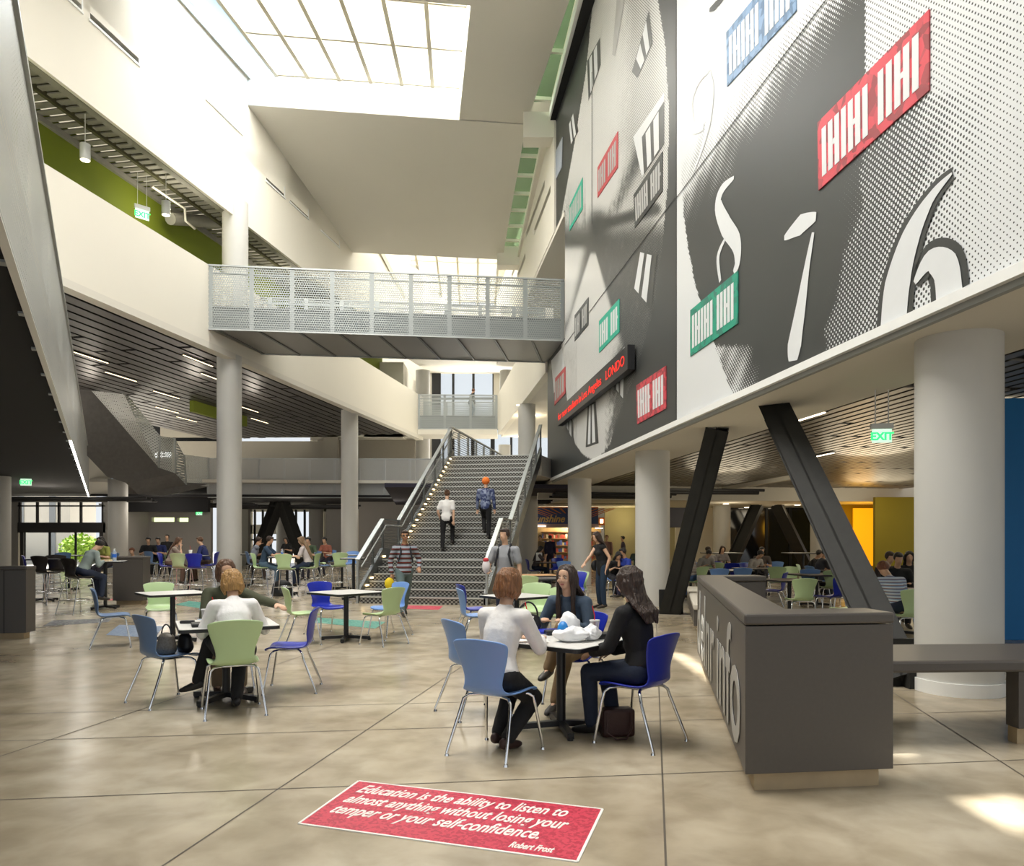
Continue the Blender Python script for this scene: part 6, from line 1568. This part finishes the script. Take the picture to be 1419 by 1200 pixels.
cup(at(1252, 12.2, .74), 'white cup on the table before the student in plaid', white, False); cup(at(1140, 20.0, .74), 'white cup before the bearded man', white, False)
handbag(at(391, 20.6, 0), 0, (.30, .2, .4), blackp, 'black backpack heap on the floor under the high table of boy and girl', False)
box_item('reading_sheet', at(747, 26.45, .80), (.22, .02, .28), white, 'white sheet held by the student beside the stair underside', 'paper', .3, 0)
# ================= light =================
w = bpy.data.worlds.new('World'); SC.world = w; w.use_nodes = True
bg = w.node_tree.nodes['Background']; bg.inputs[0].default_value = (.90, .95, 1.0, 1); bg.inputs[1].default_value = .62
def area(name, loc, rot, sx, sy, power, col=(1, .97, .92)):
    l = bpy.data.lights.new(name, 'AREA'); l.shape = 'RECTANGLE'; l.size = sx; l.size_y = sy; l.energy = power; l.color = col
    o = bpy.data.objects.new(name, l); C.objects.link(o); o.location = loc; o.rotation_euler = rot; return o
area('skylight_and_fill', (-5.2, 23.2, 18.0), (0, 0, .1), 9.4, 8.2, 2300)
area('skylight_and_fill', (-4.6, 45.5, 18.0), (0, 0, .1), 9, 19, 3000, (1, .97, .91))
area('skylight_and_fill', (-5.2, 6.8, 16.4), (0, 0, .1), 9, 8, 2300)  # added fill over the foreground, no skylight is built here
area('slot_light', (1.2, 22, 17.9), (0, 0, .1), 1.2, 10, 60, (.95, 1, .9))
area('slot_light', (.3, 32, 17.6), (0, 0, .1), 1.2, 8, 50, (.95, 1, .9))
area('window_light', (-2.0, 51.4, 10.2), (PI / 2, 0, PI), 5, 4, 220)
area('window_light', (-1.0, 51.4, 6.0), (PI / 2, 0, PI), 7, 2.4, 160, (1, .93, .85))
# lamps in the rooms, plus added fill in hall and dining room
def spot(name, loc, energy, col=(1, .85, .6), r=.25):
    l = bpy.data.lights.new(name, 'POINT'); l.energy = energy; l.color = col; l.shadow_soft_size = r; o = bpy.data.objects.new(name, l); C.objects.link(o); o.location = loc
spot('market_lamp', (at(790, 38.5).x, 38.5, 2.2), 60); spot('wall_washer', (at(868, 38.4).x, 38.4, 2.6), 22, (1, .8, .35), .5)
for px, Y in ((1010, 34), (1085, 36), (1240, 29.5), (1200, 30)): spot('dining_lamp_and_fill', at(px, Y, 2.9), 35, r=.8)
spot('amber_lamp', (at(1195, 34).x, 34.0, 2.2), 60, (1, .5, .03), .8)
for px, Y, z in ((125, 30, 7.2), (270, 30, 7.2), (350, 33, 7.2)): spot('ceiling_lamp', at(px, Y, 6.8), 25, (1, .9, .75))
for Y in (16, 24, 32): spot('gallery_lamp', (-LB + .186 * Y - 1.3, Y, 12.0), 45, (1, .92, .75))
for px, Y, e_ in ((215, 36, 90), (245, 30, 60), (400, 38, 90), (60, 30, 60), (540, 38, 30)): spot('hall_fill', at(px, Y, 3.1), e_, (1, .9, .78), 1.0)  # added fill to brighten the dark back hall, no fittings there
for X_, Y, e_ in ((8.5, 13, 85), (9.5, 20, 110), (7, 25, 80), (12, 17, 85)): spot('dining_lamp_and_fill', (X_, Y, 3.2), e_, (1, .86, .62), 1.3)  # added fill under the slats to brighten the dining room
spot('landing_lamp', (0.8, 38, 7.3), 60, (1, .85, .62)); spot('landing_lamp', (.5, 46, 7.3), 60, (1, .85, .62))
# sun through openings shaped to land the bright floor patches
sd = Vector((.20, -.25, -1)).normalized()        # way the light travels
sun = bpy.data.lights.new('sun', 'SUN'); sun.energy = 12; sun.angle = .012; sun.color = (1, .95, .86)
so = bpy.data.objects.new('sun', sun); C.objects.link(so); so.rotation_euler = sd.to_track_quat('-Z', 'Y').to_euler()
# added unseen plate blocks the sun; its openings are shaped for the floor patches
ZR = 18.2
def back(px, py, z=0.0):
    p = fl(px, py, z); k = (ZR - z) / -sd.z; return (p - sd * k)
holes = [((1329, 1108), (1425, 1103), (1430, 1165)), ((926, 903), (946, 906), (1010, 948), (985, 944)), ((1234, 1029), (1256, 1040), (1258, 1047), (1234, 1047))]
cu = bpy.data.curves.new('roof', 'CURVE'); cu.dimensions = '2D'; cu.fill_mode = 'BOTH'; cu.extrude = .05
def spl(pts):
    s_ = cu.splines.new('POLY'); s_.points.add(len(pts) - 1); s_.use_cyclic_u = True
    for q_, p in zip(s_.points, pts): q_.co = (p[0], p[1], 0, 1)
spl([(-27, -14), (22, -14), (22, 53), (-21, 53), (-21, 40)])
for h_ in holes: spl([back(*c)[:2] for c in h_])
ro = bpy.data.objects.new('roof', cu); C.objects.link(ro); me = evaluated(ro); bpy.data.objects.remove(ro)
me.materials.clear(); me.materials.append(cream2)
ro = link_mesh('ceiling_sun_mask', me); ro.location.z = ZR; struct(ro)
SC.view_settings.exposure = 0.55
